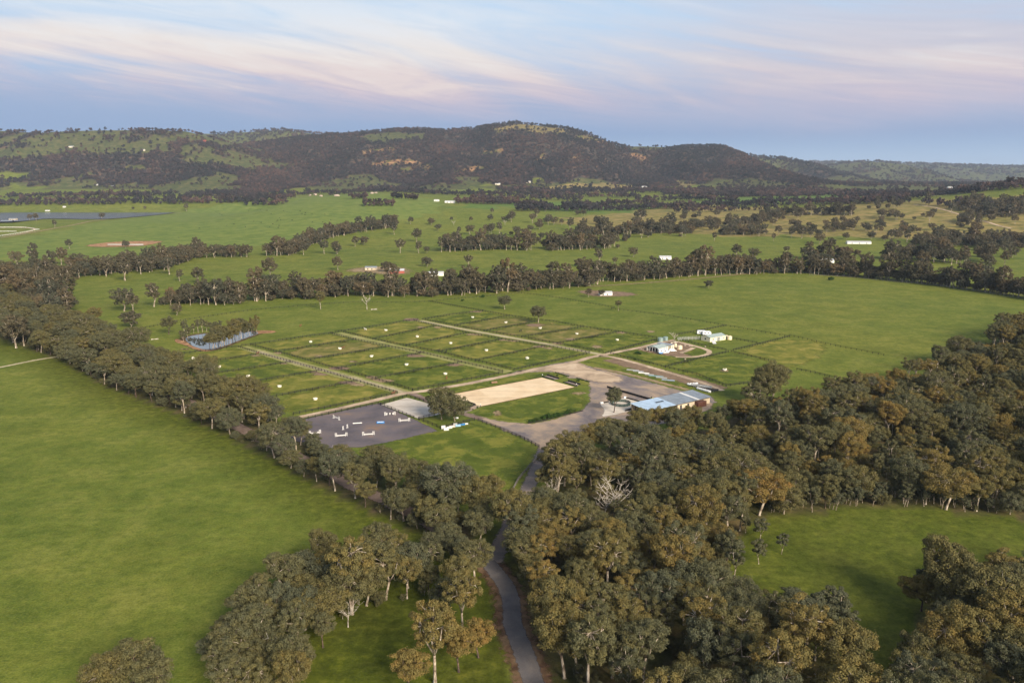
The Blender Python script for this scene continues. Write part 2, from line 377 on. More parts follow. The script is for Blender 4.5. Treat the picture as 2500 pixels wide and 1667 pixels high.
# ------------------------------------------------------------------ mesh helpers
class MB:
    def __init__(s): s.v = []; s.f = []
    def add(s, vs, fs):
        o = len(s.v); s.v += [tuple(v) for v in vs]; s.f += [tuple(o + i for i in f) for f in fs]; return s
    def box(s, c, d, rz=0.0, top=1.0):
        cx, cy, cz = c; x, y, z = d[0] / 2, d[1] / 2, d[2] / 2; ca, sa = math.cos(rz), math.sin(rz)
        vs = []
        for k, w in ((-1, 1.0), (1, top)):
            for (a, b) in ((-x * w, -y * w), (x * w, -y * w), (x * w, y * w), (-x * w, y * w)):
                vs.append((cx + a * ca - b * sa, cy + a * sa + b * ca, cz + k * z))
        return s.add(vs, [(3, 2, 1, 0), (4, 5, 6, 7), (0, 1, 5, 4), (1, 2, 6, 5), (2, 3, 7, 6), (3, 0, 4, 7)])
    def bar(s, a, b, w, h):
        """a squared bar from a to b"""
        a = Vector(a); b = Vector(b); d = (b - a)
        if d.length < 1e-6: return s
        d.normalize(); up = Vector((0, 0, 1)) if abs(d.z) < 0.95 else Vector((0, 1, 0))
        sd = d.cross(up).normalized() * (w / 2); uu = sd.cross(d).normalized() * (h / 2)
        vs = [p + k * sd + l * uu for p in (a, b) for (k, l) in ((-1, -1), (1, -1), (1, 1), (-1, 1))]
        return s.add(vs, [(0, 3, 2, 1), (4, 5, 6, 7), (0, 1, 5, 4), (1, 2, 6, 5), (2, 3, 7, 6), (3, 0, 4, 7)])
    def tube(s, pts, rs, n=6, cap=True):
        o = len(s.v); pts = [Vector(p) for p in pts]; L = len(pts)
        for i, p in enumerate(pts):
            d = (pts[min(i + 1, L - 1)] - pts[max(i - 1, 0)])
            d = d.normalized() if d.length > 1e-6 else Vector((0, 0, 1))
            up = Vector((1, 0, 0)) if abs(d.z) > 0.7 else Vector((0, 0, 1))
            a = d.cross(up).normalized(); b = d.cross(a)
            for k in range(n):
                t = 2 * math.pi * k / n
                s.v.append(tuple(p + (a * math.cos(t) + b * math.sin(t)) * rs[i]))
        for i in range(L - 1):
            for k in range(n):
                k2 = (k + 1) % n
                s.f.append((o + i * n + k, o + i * n + k2, o + (i + 1) * n + k2, o + (i + 1) * n + k))
        if cap:
            s.f.append(tuple(o + k for k in range(n))[::-1]); s.f.append(tuple(o + (L - 1) * n + k for k in range(n)))
        return s
    def lathe(s, prof, n=20, c=(0, 0)):
        """profile [(r, z)...] turned about the vertical through c"""
        o = len(s.v); L = len(prof)
        for (r, z) in prof:
            for k in range(n):
                t = 2 * math.pi * k / n; s.v.append((c[0] + r * math.cos(t), c[1] + r * math.sin(t), z))
        for i in range(L - 1):
            for k in range(n):
                k2 = (k + 1) % n; s.f.append((o + i * n + k, o + i * n + k2, o + (i + 1) * n + k2, o + (i + 1) * n + k))
        s.f.append(tuple(o + k for k in range(n))[::-1]); s.f.append(tuple(o + (L - 1) * n + k for k in range(n)))
        return s
    def mesh(s, name):
        me = bpy.data.meshes.new(name); me.from_pydata(s.v, [], s.f); me.update(); return me
    def build(s, name, m, parent=None, loc=(0, 0, 0), rz=0.0, smooth=False):
        me = s.mesh(name); me.materials.append(m)
        if smooth: me.shade_smooth()
        return link(name, me, parent, loc, rz)

def link(name, me, parent=None, loc=(0, 0, 0), rz=0.0):
    o = bpy.data.objects.new(name, me); COL.objects.link(o); o.location = loc; o.rotation_euler = (0, 0, rz); o.parent = parent
    return o
def tag(o, label, cat, group=None):
    o['label'] = label; o['category'] = cat
    if group: o['group'] = group
    return o
def thing(name, label, cat, loc=(0, 0, 0), rz=0.0, group=None):
    return tag(link(name, None, None, loc, rz), label, cat, group)
def copy_tree(o, parent=None):
    c = o.copy(); COL.objects.link(c); c.parent = parent
    for ch in o.children: copy_tree(ch, c)
    return c

def set_attr(me, name, vals, typ='FLOAT'):
    a = me.attributes.new(name, typ, 'POINT'); a.data.foreach_set('value', np.asarray(vals, np.float32 if typ == 'FLOAT' else np.int32))

def resample(pts, step, closed=False, jit=0.0):
    pts = [Vector((p[0], p[1], 0)) for p in pts]
    if closed: pts = pts + [pts[0]]
    out = []
    for a, b in zip(pts[:-1], pts[1:]):
        n = max(1, int((b - a).length / step))
        for i in range(n): out.append(a.lerp(b, i / n))
    if not closed: out.append(pts[-1])
    if jit: out = [p + Vector((random.uniform(-jit, jit), random.uniform(-jit, jit), 0)) for p in out]
    return out
def chaikin(pts, closed=False, it=2):
    for _ in range(it):
        q = []; n = len(pts)
        rngi = range(n) if closed else range(n - 1)
        if not closed: q.append(pts[0])
        for i in rngi:
            a, b = pts[i], pts[(i + 1) % n]; q += [a.lerp(b, 0.25), a.lerp(b, 0.75)]
        if not closed: q.append(pts[-1])
        pts = q
    return pts

SHEET_LEVEL = [0]
def sheet_poly(name, pts, m, w=2.5, z=0.03, smooth=1, step=4.0, jit=0.5):
    pts = [Vector((p[0], p[1], 0)) for p in pts]
    if smooth: pts = chaikin(pts, True, smooth)
    pts = resample(pts, step, True, jit)
    n = len(pts)
    area = sum(pts[i].x * pts[(i + 1) % n].y - pts[(i + 1) % n].x * pts[i].y for i in range(n))
    if area < 0: pts = pts[::-1]
    nor = []
    for i in range(n):
        d = (pts[(i + 1) % n] - pts[i - 1]).normalized(); nor.append(Vector((d.y, -d.x, 0)))
    out = [p + q * w * 0.5 for p, q in zip(pts, nor)]; inn = [p - q * w * 0.5 for p, q in zip(pts, nor)]
    vs = out + inn
    fs = [(i, (i + 1) % n, n + (i + 1) % n, n + i) for i in range(n)]
    fs += [tuple(n + k for k in t) for t in tessellate_polygon([inn])]
    me = bpy.data.meshes.new(name)
    me.from_pydata([(v.x, v.y, h1(v.x, v.y) + z if v.y > 890 else z) for v in vs], [], fs)
    set_attr(me, 'edge', [0.0] * n + [1.0] * n)
    bm = bmesh.new(); bm.from_mesh(me); bmesh.ops.recalc_face_normals(bm, faces=bm.faces)
    for f in bm.faces:
        if f.normal.z < 0: f.normal_flip()
    bm.to_mesh(me); bm.free()
    me.materials.append(m)
    o = link(name, me); o['kind'] = 'structure'; return o
def sheet_strip(name, pts, width, m, soft=1.2, z=0.04, step=6.0, smooth=2):
    pts = chaikin([Vector((p[0], p[1], 0)) for p in pts], False, smooth); pts = resample(pts, step)
    vs, fs, ed = [], [], []
    n = len(pts); hw = width / 2
    for i, p in enumerate(pts):
        d = (pts[min(i + 1, n - 1)] - pts[max(i - 1, 0)]).normalized(); q = Vector((d.y, -d.x, 0))
        for o_, e in ((-hw - soft / 2, 0), (-hw + soft / 2, 1), (hw - soft / 2, 1), (hw + soft / 2, 0)):
            v = p + q * o_; vs.append((v.x, v.y, (h1(v.x, v.y) if v.y > 890 else 0) + z)); ed.append(e)
    for i in range(n - 1):
        for k in range(3): a = i * 4 + k; fs.append((a, a + 1, a + 5, a + 4))
    me = bpy.data.meshes.new(name); me.from_pydata(vs, [], fs); set_attr(me, 'edge', ed); me.materials.append(m)
    o = link(name, me); o['kind'] = 'structure'; return o
# ------------------------------------------------------------------ the land
WOOD = [(1354, 1170), (1408, 1124), (1480, 1092), (1560, 1082), (1650, 1068), (1740, 1046), (1800, 1012), (1900, 1008), (1990, 1000), (2080, 975), (2200, 945), (2300, 905), (2400, 850), (2500, 800), (2800, 740), (2800, 1900), (1330, 1900), (1322, 1667), (1312, 1600), (1290, 1520), (1280, 1440), (1262, 1400), (1240, 1372), (1262, 1330), (1296, 1280), (1320, 1230)]
CLEAR = [(1790, 1325), (1840, 1270), (2030, 1245), (2200, 1232), (2500, 1268), (2800, 1300), (2800, 1425), (2480, 1425), (2340, 1440), (2250, 1480), (2235, 1560), (2210, 1640), (2190, 1780), (2080, 1780), (2060, 1660), (2010, 1590), (1960, 1540), (1900, 1500), (1810, 1470), (1760, 1430), (1775, 1370)]
BELT = [(-250, 770), (0, 825), (155, 882), (266, 946), (425, 1005), (553, 1063), (680, 1127), (765, 1180), (957, 1270), (1042, 1308), (1130, 1352), (1165, 1300), (1090, 1240), (1000, 1205), (900, 1170), (840, 1130), (760, 1085), (700, 1045), (620, 995), (540, 955), (440, 905), (340, 862), (250, 828), (200, 805), (60, 735), (-250, 690)]
CLUMP = [(540, 1580), (610, 1520), (700, 1445), (790, 1400), (900, 1392), (1010, 1402), (1085, 1425), (1040, 1455), (920, 1490), (850, 1505), (800, 1570), (745, 1640), (720, 1740), (560, 1740), (525, 1650)]
WOODW = [G(*p) for p in WOOD]; CLEARW = [G(*p) for p in CLEAR]; BELTW = [G(*p) for p in BELT]; CLUMPW = [G(*p) for p in CLUMP]

# open country on the slopes, as polygons in the photo; 'g' green, 'd' dry, 'm' mixed with trees left standing
OPEN = [
    ('m', 0.35, [(-300, 318), (250, 316), (470, 316), (560, 342), (640, 372), (705, 410), (560, 408), (470, 396), (430, 376), (300, 376), (240, 384), (150, 362), (0, 374), (-300, 380)]),
    ('g', 0.06, [(0, 366), (80, 362), (160, 359), (168, 374), (80, 384), (0, 392)]),
    ('g', 0.05, [(500, 392), (600, 385), (690, 408), (560, 410)]),
    ('g', 0.04, [(295, 406), (345, 402), (352, 409), (300, 412)]),
    ('g', 0.1, [(40, 448), (150, 436), (225, 417), (215, 428), (120, 448), (60, 456)]),
    ('g', 0.03, [(385, 452), (470, 447), (580, 455), (560, 470), (450, 472), (380, 466)]),
    ('g', 0.06, [(885, 336), (930, 327), (1050, 324), (1045, 338), (980, 343), (900, 346)]),
    ('g', 0.06, [(1100, 437), (1170, 432), (1200, 446), (1150, 456)]),
    ('d', 0.03, [(1300, 462), (1390, 446), (1500, 448), (1570, 458), (1450, 470), (1350, 468)]),
    ('g', 0.05, [(1370, 446), (1400, 436), (1480, 438), (1500, 449), (1420, 450)]),
    ('g', 0.15, [(1150, 455), (1300, 446), (1380, 446), (1330, 462), (1220, 462)]),
    ('g', 0.18, [(1720, 440), (1850, 438), (1950, 452), (2020, 460), (1900, 466), (1760, 460)]),
    ('d', 0.15, [(1640, 440), (1700, 445), (1690, 455), (1640, 454)]),
    ('d', 0.2, [(1260, 306), (1330, 308), (1400, 318), (1400, 326), (1330, 324), (1280, 318), (1210, 322), (1215, 314)]),
    ('g', 0.1, [(1500, 350), (1640, 352), (1690, 352), (1600, 366), (1540, 366)]),
    ('m', 0.45, [(1960, 395), (2120, 388), (2190, 396), (2260, 436), (2050, 456), (1990, 440), (2080, 430), (2020, 410)]),
    ('m', 0.45, [(2200, 418), (2700, 420), (2700, 446), (2260, 446)]),
    ('m', 0.55, [(1990, 396), (2500, 398), (2500, 420), (2150, 420)]),
    ('g', 0.1, [(2290, 424), (2500, 428), (2500, 444), (2330, 442)]),
]
ROCKS = [[(912, 398), (1010, 388), (1020, 398), (920, 408)], [(980, 412), (1040, 402), (1045, 410), (985, 420)], [(1405, 336), (1440, 334), (1490, 348), (1480, 354), (1430, 346)], [(1302, 382), (1325, 378), (1326, 388), (1304, 389)], [(1520, 375), (1540, 372), (1600, 390), (1595, 395), (1530, 386)], [(1376, 388), (1402, 382), (1404, 394), (1380, 396)], [(1105, 416), (1170, 404), (1172, 410), (1110, 422)], [(880, 375), (960, 362), (965, 368), (890, 380)], [(1180, 370), (1230, 365), (1232, 372), (1182, 376)]]
DRY = [[(1330, 500), (1500, 470), (1750, 468)], ]
def cover(X, Y, Z):
    """tree density of the far slopes (0..1) and open-ground kinds, for world points"""
    px, py = project(X, Y, Z)
    jx = px + (fbm(X / 90, Y / 160, 11, 3) - 0.5) * 70; jy = py + (fbm(X / 110, Y / 150, 12, 3) - 0.5) * 14
    t0 = sstep((Y - 3230 - (fbm(X / 240, Y / 320, 91, 4) - .5) * 1500) / 60) * (Y > 2300)
    elev = Z - np.interp(Y, BASE_Y, BASE_Z)
    fl = fbm(X / 330, Y / 300, 21, 4)
    dens = np.where(fl + np.clip(elev, 0, 90) / 90 * 0.6 > 0.60, 0.95, 0.10)
    g0 = (dens < 0.5)
    dens = np.where(Y > 5600, 0.55 + 0.9 * (fbm(X / 300, Y / 500, 31, 3) - 0.5), dens)
    g = 1.0 * g0 * (Y > 3250); d = np.zeros_like(X); r = np.zeros_like(X)
    for k, dd, poly in OPEN:
        q = inpoly(jx, jy, poly)
        if k == 'm':
            nn = fbm(X / 75, Y / 110, 41, 4)
            dens = np.where(q, np.where(nn > 0.57, 0.9, dd * 0.25), dens); g = np.where(q & (nn <= 0.57), 1, g)
        else:
            dens = np.where(q, dd, dens)
            if k == 'g': g = np.where(q, 1, g)
            else: d = np.where(q, 1, d)
    for poly in ROCKS:
        q = inpoly(jx, jy, poly); r = np.where(q & (fbm(X / 25, Y / 40, 5, 3) > 0.45), 1, r); dens = np.where(q, 0.35, dens)
    return np.clip(dens, 0, 1) * t0, g, d, r, px, py

def make_ground():
    X = GX; Y = np.repeat(GY[:, None], len(GU), 1); Z = GZ
    nr, nc = X.shape
    co = np.stack([X, Y, Z], -1).reshape(-1, 3)
    me = bpy.data.meshes.new('ground')
    i = np.arange(nr - 1)[:, None] * nc + np.arange(nc - 1)[None, :]
    q = np.stack([i, i + 1, i + nc + 1, i + nc], -1).reshape(-1, 4)
    me.vertices.add(len(co)); me.vertices.foreach_set('co', co.ravel())
    me.loops.add(q.size); me.loops.foreach_set('vertex_index', q.ravel().astype(np.int32))
    me.polygons.add(len(q)); me.polygons.foreach_set('loop_start', (np.arange(len(q)) * 4).astype(np.int32))
    me.update(calc_edges=True)
    xf, yf, zf = co.T
    dens, g, d, r, px, py = cover(xf, yf, zf)
    jx = px + (fbm(xf / 60, yf / 60, 51, 3) - 0.5) * 60; jy = py + (fbm(xf / 60, yf / 60, 52, 3) - 0.5) * 16
    wood = np.where(yf > 2950, dens, 0)
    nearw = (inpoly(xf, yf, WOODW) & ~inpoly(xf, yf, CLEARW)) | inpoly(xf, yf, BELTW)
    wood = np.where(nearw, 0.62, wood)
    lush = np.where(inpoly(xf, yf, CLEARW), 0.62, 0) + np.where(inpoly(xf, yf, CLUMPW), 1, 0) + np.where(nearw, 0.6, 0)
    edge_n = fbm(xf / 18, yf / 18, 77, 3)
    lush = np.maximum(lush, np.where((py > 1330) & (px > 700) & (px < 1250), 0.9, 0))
    # dark lush strip along the belt
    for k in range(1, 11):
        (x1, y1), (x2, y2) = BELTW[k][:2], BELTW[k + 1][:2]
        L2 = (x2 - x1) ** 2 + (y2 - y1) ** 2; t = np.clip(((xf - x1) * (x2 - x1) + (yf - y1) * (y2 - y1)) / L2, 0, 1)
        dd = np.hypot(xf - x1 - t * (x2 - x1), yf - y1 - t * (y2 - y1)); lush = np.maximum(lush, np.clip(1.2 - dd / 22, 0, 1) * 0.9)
    crop = inpoly(jx, jy, [(1160, 500), (1250, 492), (1400, 498), (1560, 506), (1330, 515), (1230, 508), (1080, 506)]) | inpoly(jx, jy, [(1650, 492), (1900, 478), (2150, 468), (2200, 480), (2050, 492), (1760, 500)]) | inpoly(jx, jy, [(1350, 510), (1640, 500), (1640, 520), (1400, 520)])
    hill = inpoly(jx, jy, [(-200, 640), (0, 640), (350, 620), (560, 610), (700, 590), (900, 545), (1080, 520), (1080, 490), (900, 470), (700, 485), (440, 515), (240, 545), (-200, 620)])
    dry = inpoly(jx, jy, [(1330, 540), (1480, 525), (1640, 505), (1760, 495), (1800, 505), (2000, 506), (2300, 485), (2700, 470), (2700, 570), (2200, 585), (2000, 575), (1700, 575), (1500, 560)]) * 0.85
    dry = np.maximum(dry, d)
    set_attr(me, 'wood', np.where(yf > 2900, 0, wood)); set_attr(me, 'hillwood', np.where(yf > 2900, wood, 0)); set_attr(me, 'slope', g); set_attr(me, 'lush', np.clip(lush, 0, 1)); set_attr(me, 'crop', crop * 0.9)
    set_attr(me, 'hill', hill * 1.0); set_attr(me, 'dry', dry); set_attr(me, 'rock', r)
    me.shade_smooth()
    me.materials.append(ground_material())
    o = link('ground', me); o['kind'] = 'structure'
make_ground()

# water: the dam inside the paddocks and the lake beyond the rise
def water_material(name, col, bump):
    m = bpy.data.materials.new(name); m.use_nodes = True; m.node_tree.nodes.clear(); N = NT(m.node_tree)
    g = N.new('ShaderNodeNewGeometry')
    b = N.new('ShaderNodeBsdfPrincipled'); b.inputs['Base Color'].default_value = col; b.inputs['Roughness'].default_value = 0.03 if bump < .2 else 0.22; b.inputs['IOR'].default_value = 1.33 if bump > .2 else 1.75; b.inputs['Specular IOR Level'].default_value = 0.9
    bp = N.new('ShaderNodeBump'); bp.inputs['Strength'].default_value = bump; bp.inputs['Distance'].default_value = 0.05
    N.l.new(N.noise(g.outputs['Position'], 0.9, 3), bp.inputs['Height']); N.l.new(bp.outputs[0], b.inputs['Normal'])
    o = N.new('ShaderNodeOutputMaterial'); N.l.new(b.outputs[0], o.inputs[0]); return m
def water(name, pts, z, m):
    pts = chaikin([Vector((p[0], p[1], 0)) for p in pts], True, 2)
    me = bpy.data.meshes.new(name); me.from_pydata([(p.x, p.y, z) for p in pts], [], [tuple(t) for t in tessellate_polygon([pts])])
    bm = bmesh.new(); bm.from_mesh(me)
    for f in bm.faces:
        if f.normal.z < 0: f.normal_flip()
    bm.to_mesh(me); bm.free(); me.materials.append(m)
    o = link(name, me); o['kind'] = 'structure'; return o
POND = GP(Z12, (205, 250), (330, 222), (500, 205), (700, 195), (900, 198), (905, 215), (800, 250), (620, 318), (480, 365), (400, 368), (320, 350), (250, 320), (215, 285))
SOIL = sheet_material('bare_soil', [(0.3, lin(120, 88, 62)), (0.5, lin(160, 118, 84)), (0.7, lin(186, 146, 108))], 0.15, [(0.3, lin(100, 82, 58)), (0.7, lin(170, 140, 104))], edge_amt=0.6)
BANK = sheet_material('dam_bank', [(0.3, lin(66, 54, 42)), (0.5, lin(98, 78, 58)), (0.7, lin(128, 104, 76))], 0.2, [(0.3, lin(60, 66, 30)), (0.7, lin(110, 100, 60))], edge_amt=0.6)
cpx = sum((p for p in POND), Vector()) / len(POND)
def grow(pts, k): return [cpx + (p - cpx) * k for p in pts]
sheet_poly('dam_bank', grow(POND, 1.16), BANK, 5, 0.02)
sheet_poly('bare_bank', GP(Z12, (105, 275), (140, 262), (230, 300), (300, 335), (400, 368), (470, 372), (400, 388), (290, 362), (190, 320), (130, 300)), SOIL, 2.0, 0.05)
sheet_poly('bare_bank', GP(Z12, (880, 190), (960, 180), (1085, 190), (1060, 204), (960, 214), (890, 212)), SOIL, 3.0, 0.05)
water('dam_water', POND, 0.10, water_material('dam_water', (0.05, 0.06, 0.06, 1), 0.06))
LAKE = [Gz(x, y, LAKE_Z) for (x, y) in ((-500, 545), (0, 543), (80, 538), (110, 533), (240, 536), (330, 530), (420, 521), (440, 516), (330, 513), (240, 514), (120, 517), (0, 520), (-500, 522))]
water('lake', LAKE, LAKE_Z, water_material('lake_water', (0.045, 0.05, 0.075, 1), 0.25))

# ------------------------------------------------------------------ tracks, yard and arenas
GRAVEL = sheet_material('pale_gravel', [(0.28, lin(150, 132, 112)), (0.5, lin(186, 164, 138)), (0.72, lin(206, 186, 160))], 0.07, [(0.3, lin(126, 110, 96)), (0.7, lin(196, 176, 150))], edge_n=0.5, fine_amt=0.35)
YARD = sheet_material('yard_gravel', [(0.26, lin(98, 95, 101)), (0.40, lin(120, 113, 113)), (0.52, lin(144, 131, 119)), (0.64, lin(172, 151, 130)), (0.78, lin(148, 133, 120))], 0.045, [(0.3, lin(110, 100, 98)), (0.7, lin(186, 160, 136))], edge_n=0.35, fine_amt=0.35)
LANE = sheet_material('lane_grass', [(0.3, lin(128, 132, 70)), (0.55, lin(152, 150, 92)), (0.75, lin(174, 166, 118))], 0.1, [(0.3, lin(104, 116, 50)), (0.7, lin(168, 160, 112))], edge_n=0.6, opac=0.92)
LANEG = sheet_material('lane_gravel', [(0.3, lin(160, 150, 118)), (0.6, lin(182, 170, 138))], 0.1, [(0.3, lin(136, 134, 92)), (0.7, lin(188, 176, 146))], edge_n=0.6, edge_amt=1.4)
ROADM = sheet_material('shire_road', [(0.3, lin(92, 90, 92)), (0.55, lin(112, 108, 108)), (0.75, lin(130, 122, 116))], 0.08, [(0.3, lin(84, 82, 84)), (0.7, lin(134, 122, 112))], edge_n=0.8, edge_amt=1.2, fine_amt=0.4)
DRIVM = sheet_material('drive_gravel', [(0.3, lin(112, 105, 104)), (0.55, lin(138, 126, 120)), (0.75, lin(162, 144, 128))], 0.12, [(0.3, lin(92, 88, 90)), (0.7, lin(146, 132, 120))], edge_n=0.6, edge_amt=1.2)
SHOULD = sheet_material('road_shoulder', [(0.3, lin(84, 62, 50)), (0.5, lin(118, 90, 70)), (0.7, lin(142, 116, 90))], 0.25, [(0.3, lin(60, 62, 34)), (0.7, lin(120, 96, 70))], edge_n=0.6, opac=0.9)
DIRTR = sheet_material('dirt_road', [(0.3, lin(104, 88, 80)), (0.55, lin(132, 114, 104)), (0.75, lin(154, 134, 120))], 0.1, [(0.3, lin(90, 78, 70)), (0.7, lin(150, 132, 116))], edge_n=0.6)
JUMPM = sheet_material(harrow=0.55, name='jump_arena_surface', stops= [(0.28, lin(84, 82, 90)), (0.5, lin(102, 97, 104)), (0.66, lin(114, 105, 106)), (0.8, lin(140, 116, 98))], scale=0.05, fine_stops=[(0.3, lin(88, 84, 90)), (0.7, lin(122, 108, 102))], edge_n=0.5, edge_amt=0.8, fine_amt=0.3)
PALES = sheet_material(harrow=2.2, name='pale_sand', stops= [(0.3, lin(196, 186, 172)), (0.6, lin(212, 203, 190))], scale=0.09, fine_stops=[(0.3, lin(188, 178, 162)), (0.7, lin(220, 212, 200))], edge_n=0.9, edge_amt=0.3, fine_amt=0.3)
SAND = sheet_material(harrow=0.62, name='golden_sand', stops= [(0.3, lin(222, 196, 158)), (0.6, lin(236, 213, 178))], scale=0.08, fine_stops=[(0.3, lin(214, 188, 150)), (0.7, lin(242, 222, 190))], edge_n=0.9, edge_amt=0.25, fine_amt=0.35)
WORN = sheet_material('worn_earth', [(0.3, lin(132, 112, 86)), (0.6, lin(164, 142, 112))], 0.25, [(0.3, lin(112, 108, 60)), (0.7, lin(186, 164, 132))], edge_n=0.4, edge_amt=1.5, opac=0.85)
WORNP = sheet_material('worn_pink_earth', [(0.3, lin(120, 98, 84)), (0.6, lin(150, 124, 106))], 0.25, [(0.3, lin(100, 96, 56)), (0.7, lin(170, 146, 122))], edge_n=0.35, edge_amt=1.5, opac=0.8)
PAD = [sheet_material('paddock_yellow', [(0.28, lin(88, 100, 33)), (0.5, lin(122, 124, 48)), (0.72, lin(160, 148, 74))], 0.1, [(0.3, lin(78, 94, 28)), (0.7, lin(144, 138, 68))], edge_n=0.12, edge_amt=1.3, opac=0.8),
       sheet_material('paddock_green', [(0.28, lin(68, 88, 26)), (0.5, lin(98, 112, 38)), (0.72, lin(142, 140, 60))], 0.1, [(0.3, lin(58, 80, 22)), (0.7, lin(130, 128, 56))], edge_n=0.12, edge_amt=1.3, opac=0.72),
       sheet_material('paddock_brown', [(0.28, lin(84, 94, 36)), (0.5, lin(120, 118, 56)), (0.72, lin(156, 138, 86))], 0.1, [(0.3, lin(96, 104, 40)), (0.7, lin(144, 130, 80))], edge_n=0.12, edge_amt=1.3, opac=0.8)]

# each paddock's own sward, some eaten down
PADDOCKS = [  # corners in the photo
    (0, P(Z12, (720, 352), (905, 408), (180, 515), (60, 440))), (1, P(Z12, (935, 415), (1215, 487), (450, 600), (190, 525))), (1, P(Z12, (1230, 495), (1500, 565), (650, 705), (450, 610))),
    (0, P(Z12, (1520, 575), (1850, 668), (1020, 820), (650, 715))), (0, P(Z12, (1860, 680), (2225, 780), (1240, 985), (1030, 832))),
    (0, P(Z12, (850, 322), (1610, 212), (1840, 268), (1110, 382))), (2, P(Z12, (1120, 390), (1840, 275), (2150, 338), (1390, 465))), (0, P(Z12, (1410, 472), (2160, 345), (2370, 400), (1650, 545))),
    (1, P(Z5, (90, 842), (790, 715), (1095, 788), (390, 918))), (1, P(Z5, (410, 925), (1110, 792), (1425, 872), (695, 1015))),
    (0, P(Z5, (130, 538), (720, 445), (890, 490), (370, 597))), (0, P(Z5, (385, 602), (890, 495), (1130, 548), (640, 648))), (0, P(Z5, (655, 655), (1140, 553), (1425, 600), (910, 700))),
    (0, P(Z5, (925, 705), (1435, 605), (1780, 658), (1210, 772))), (1, P(Z5, (1225, 780), (1790, 664), (2140, 712), (1530, 845))),
    (1, P(Z5, (800, 436), (1265, 372), (1490, 408), (1040, 488))), (2, P(Z5, (1050, 492), (1490, 412), (1720, 448), (1290, 530))), (2, P(Z5, (1300, 535), (1730, 455), (2095, 498), (1590, 578))),
    (2, P(Z5, (1600, 582), (2100, 503), (2370, 540), (1880, 632))), (1, P(Z6, (50, 635), (540, 545), (840, 600), (425, 708))),
    (1, P(Z6, (480, 718), (760, 672), (1430, 700), (920, 825))), (1, P(Z6, (940, 828), (1450, 705), (1720, 770), (1600, 960), (1410, 980))), (0, P(Z6, (1480, 695), (1940, 585), (2300, 650), (2000, 850), (1740, 770))),
    (1, P(Z8, (560, 700), (1250, 570), (1540, 500), (2080, 740), (1980, 860), (1840, 1040), (1400, 1000), (900, 760)))]
for k, (kind, pl) in enumerate(PADDOCKS):
    sheet_poly('paddock', [G(*p) for p in pl], PAD[kind], 11.0, 0.015, smooth=1, step=8)
for pl in (P(Z8, (1120, 300), (1330, 230), (2100, 95), (2300, 125), (1480, 275)), P(Z8, (1500, 440), (1660, 370), (2352, 215), (2440, 260), (2440, 400), (2352, 420), (1980, 500), (1720, 480))):
    sheet_poly('lawn', [G(*p) for p in pl], PAD[1], 4.0, 0.015, smooth=1, step=8)

sheet_strip('road_shoulder', [G(*p) for p in ((1120, 1330), (1181, 1362), (1217, 1402), (1242, 1440), (1250, 1480), (1250, 1520), (1264, 1556), (1286, 1610), (1312, 1700), (1330, 1800))], 8.5, SHOULD, 4.0, 0.02)
sheet_strip('road', [G(*p) for p in ((1120, 1330), (1181, 1362), (1217, 1402), (1242, 1440), (1250, 1480), (1250, 1520), (1264, 1556), (1286, 1610), (1312, 1700), (1330, 1800))], 4.6, ROADM, 1.0, 0.05)
sheet_strip('dirt_road', [G(*p) for p in ((1200, 1375), (1160, 1345), (1090, 1300), (987, 1240), (859, 1186), (818, 1160), (757, 1128), (663, 1084), (560, 1030), (450, 975), (330, 920), (200, 868), (0, 790), (-200, 720))], 6.0, DIRTR, 2.0, 0.035)
sheet_strip('track', [G(*p) for p in ((-150, 925), (0, 897), (90, 878), (160, 868), (230, 880))], 3.2, LANEG, 1.5, 0.06)
sheet_strip('driveway', [G(*p) for p in ((1352, 1062), (1338, 1080), (1324, 1105), (1309, 1147), (1291, 1187), (1264, 1245), (1236, 1302), (1214, 1345), (1205, 1372))], 5.0, DRIVM, 2.2, 0.040)
YARD_O = P(Z8, (1440, 430), (1510, 437), (1700, 492), (1980, 522)) + P(ZL, (300, 590), (560, 520), (690, 478), (745, 400), (745, 300), (735, 220), (640, 168), (540, 175), (545, 160), (440, 118), (300, 103), (0, 126), (-60, 128), (200, 75), (480, 18), (590, 0), (660, 28), (800, 72), (1000, 122), (1250, 190), (1500, 255), (1680, 300), (1900, 330), (1960, 420), (1700, 560), (1250, 640), (900, 640), (700, 700), (560, 790), (330, 860)) + [(1322, 1100)] + P(Z8, (2075, 712), (1950, 640), (1750, 555), (1570, 480), (1475, 452))
sheet_poly('gravel_yard', [G(*p) for p in YARD_O], YARD, 3.0, 0.045, smooth=1)
sheet_poly('gravel_apron', [G(*p) for p in P(ZL, (-40, 118), (300, 70), (560, 8), (650, 30), (760, 80), (1000, 140), (1080, 200), (880, 215), (720, 190), (560, 130), (300, 92))], GRAVEL, 6.0, 0.065, smooth=1)
sheet_strip('track', [G(*p) for p in P(Z8, (60, 476), (500, 380), (820, 303), (960, 268), (1050, 262), (1300, 222), (1500, 188), (1850, 115), (2100, 62))] + [G(1400, 885), G(1440, 872), G(1480, 866)], 4.4, GRAVEL, 1.6, 0.085)
sheet_strip('track', [G(*p) for p in P(Z8, (1020, 268), (1100, 300), (1200, 350), (1330, 400), (1480, 445), (1600, 480))], 4.0, DIRTR, 1.6, 0.075)
sheet_strip('lane', GP(Z12, (745, 340), (1000, 410), (1250, 490), (1700, 610), (2050, 705), (2330, 785)), 8.5, LANE, 2.0, 0.03)
sheet_strip('lane', GP(Z12, (900, 385), (1250, 490), (1700, 610), (2050, 705), (2350, 790)), 3.2, LANEG, 2.0, 0.06)
sheet_strip('lane', GP(Z5, (75, 548), (500, 645), (900, 740), (1180, 805), (1480, 868)), 8.5, LANE, 2.0, 0.03)
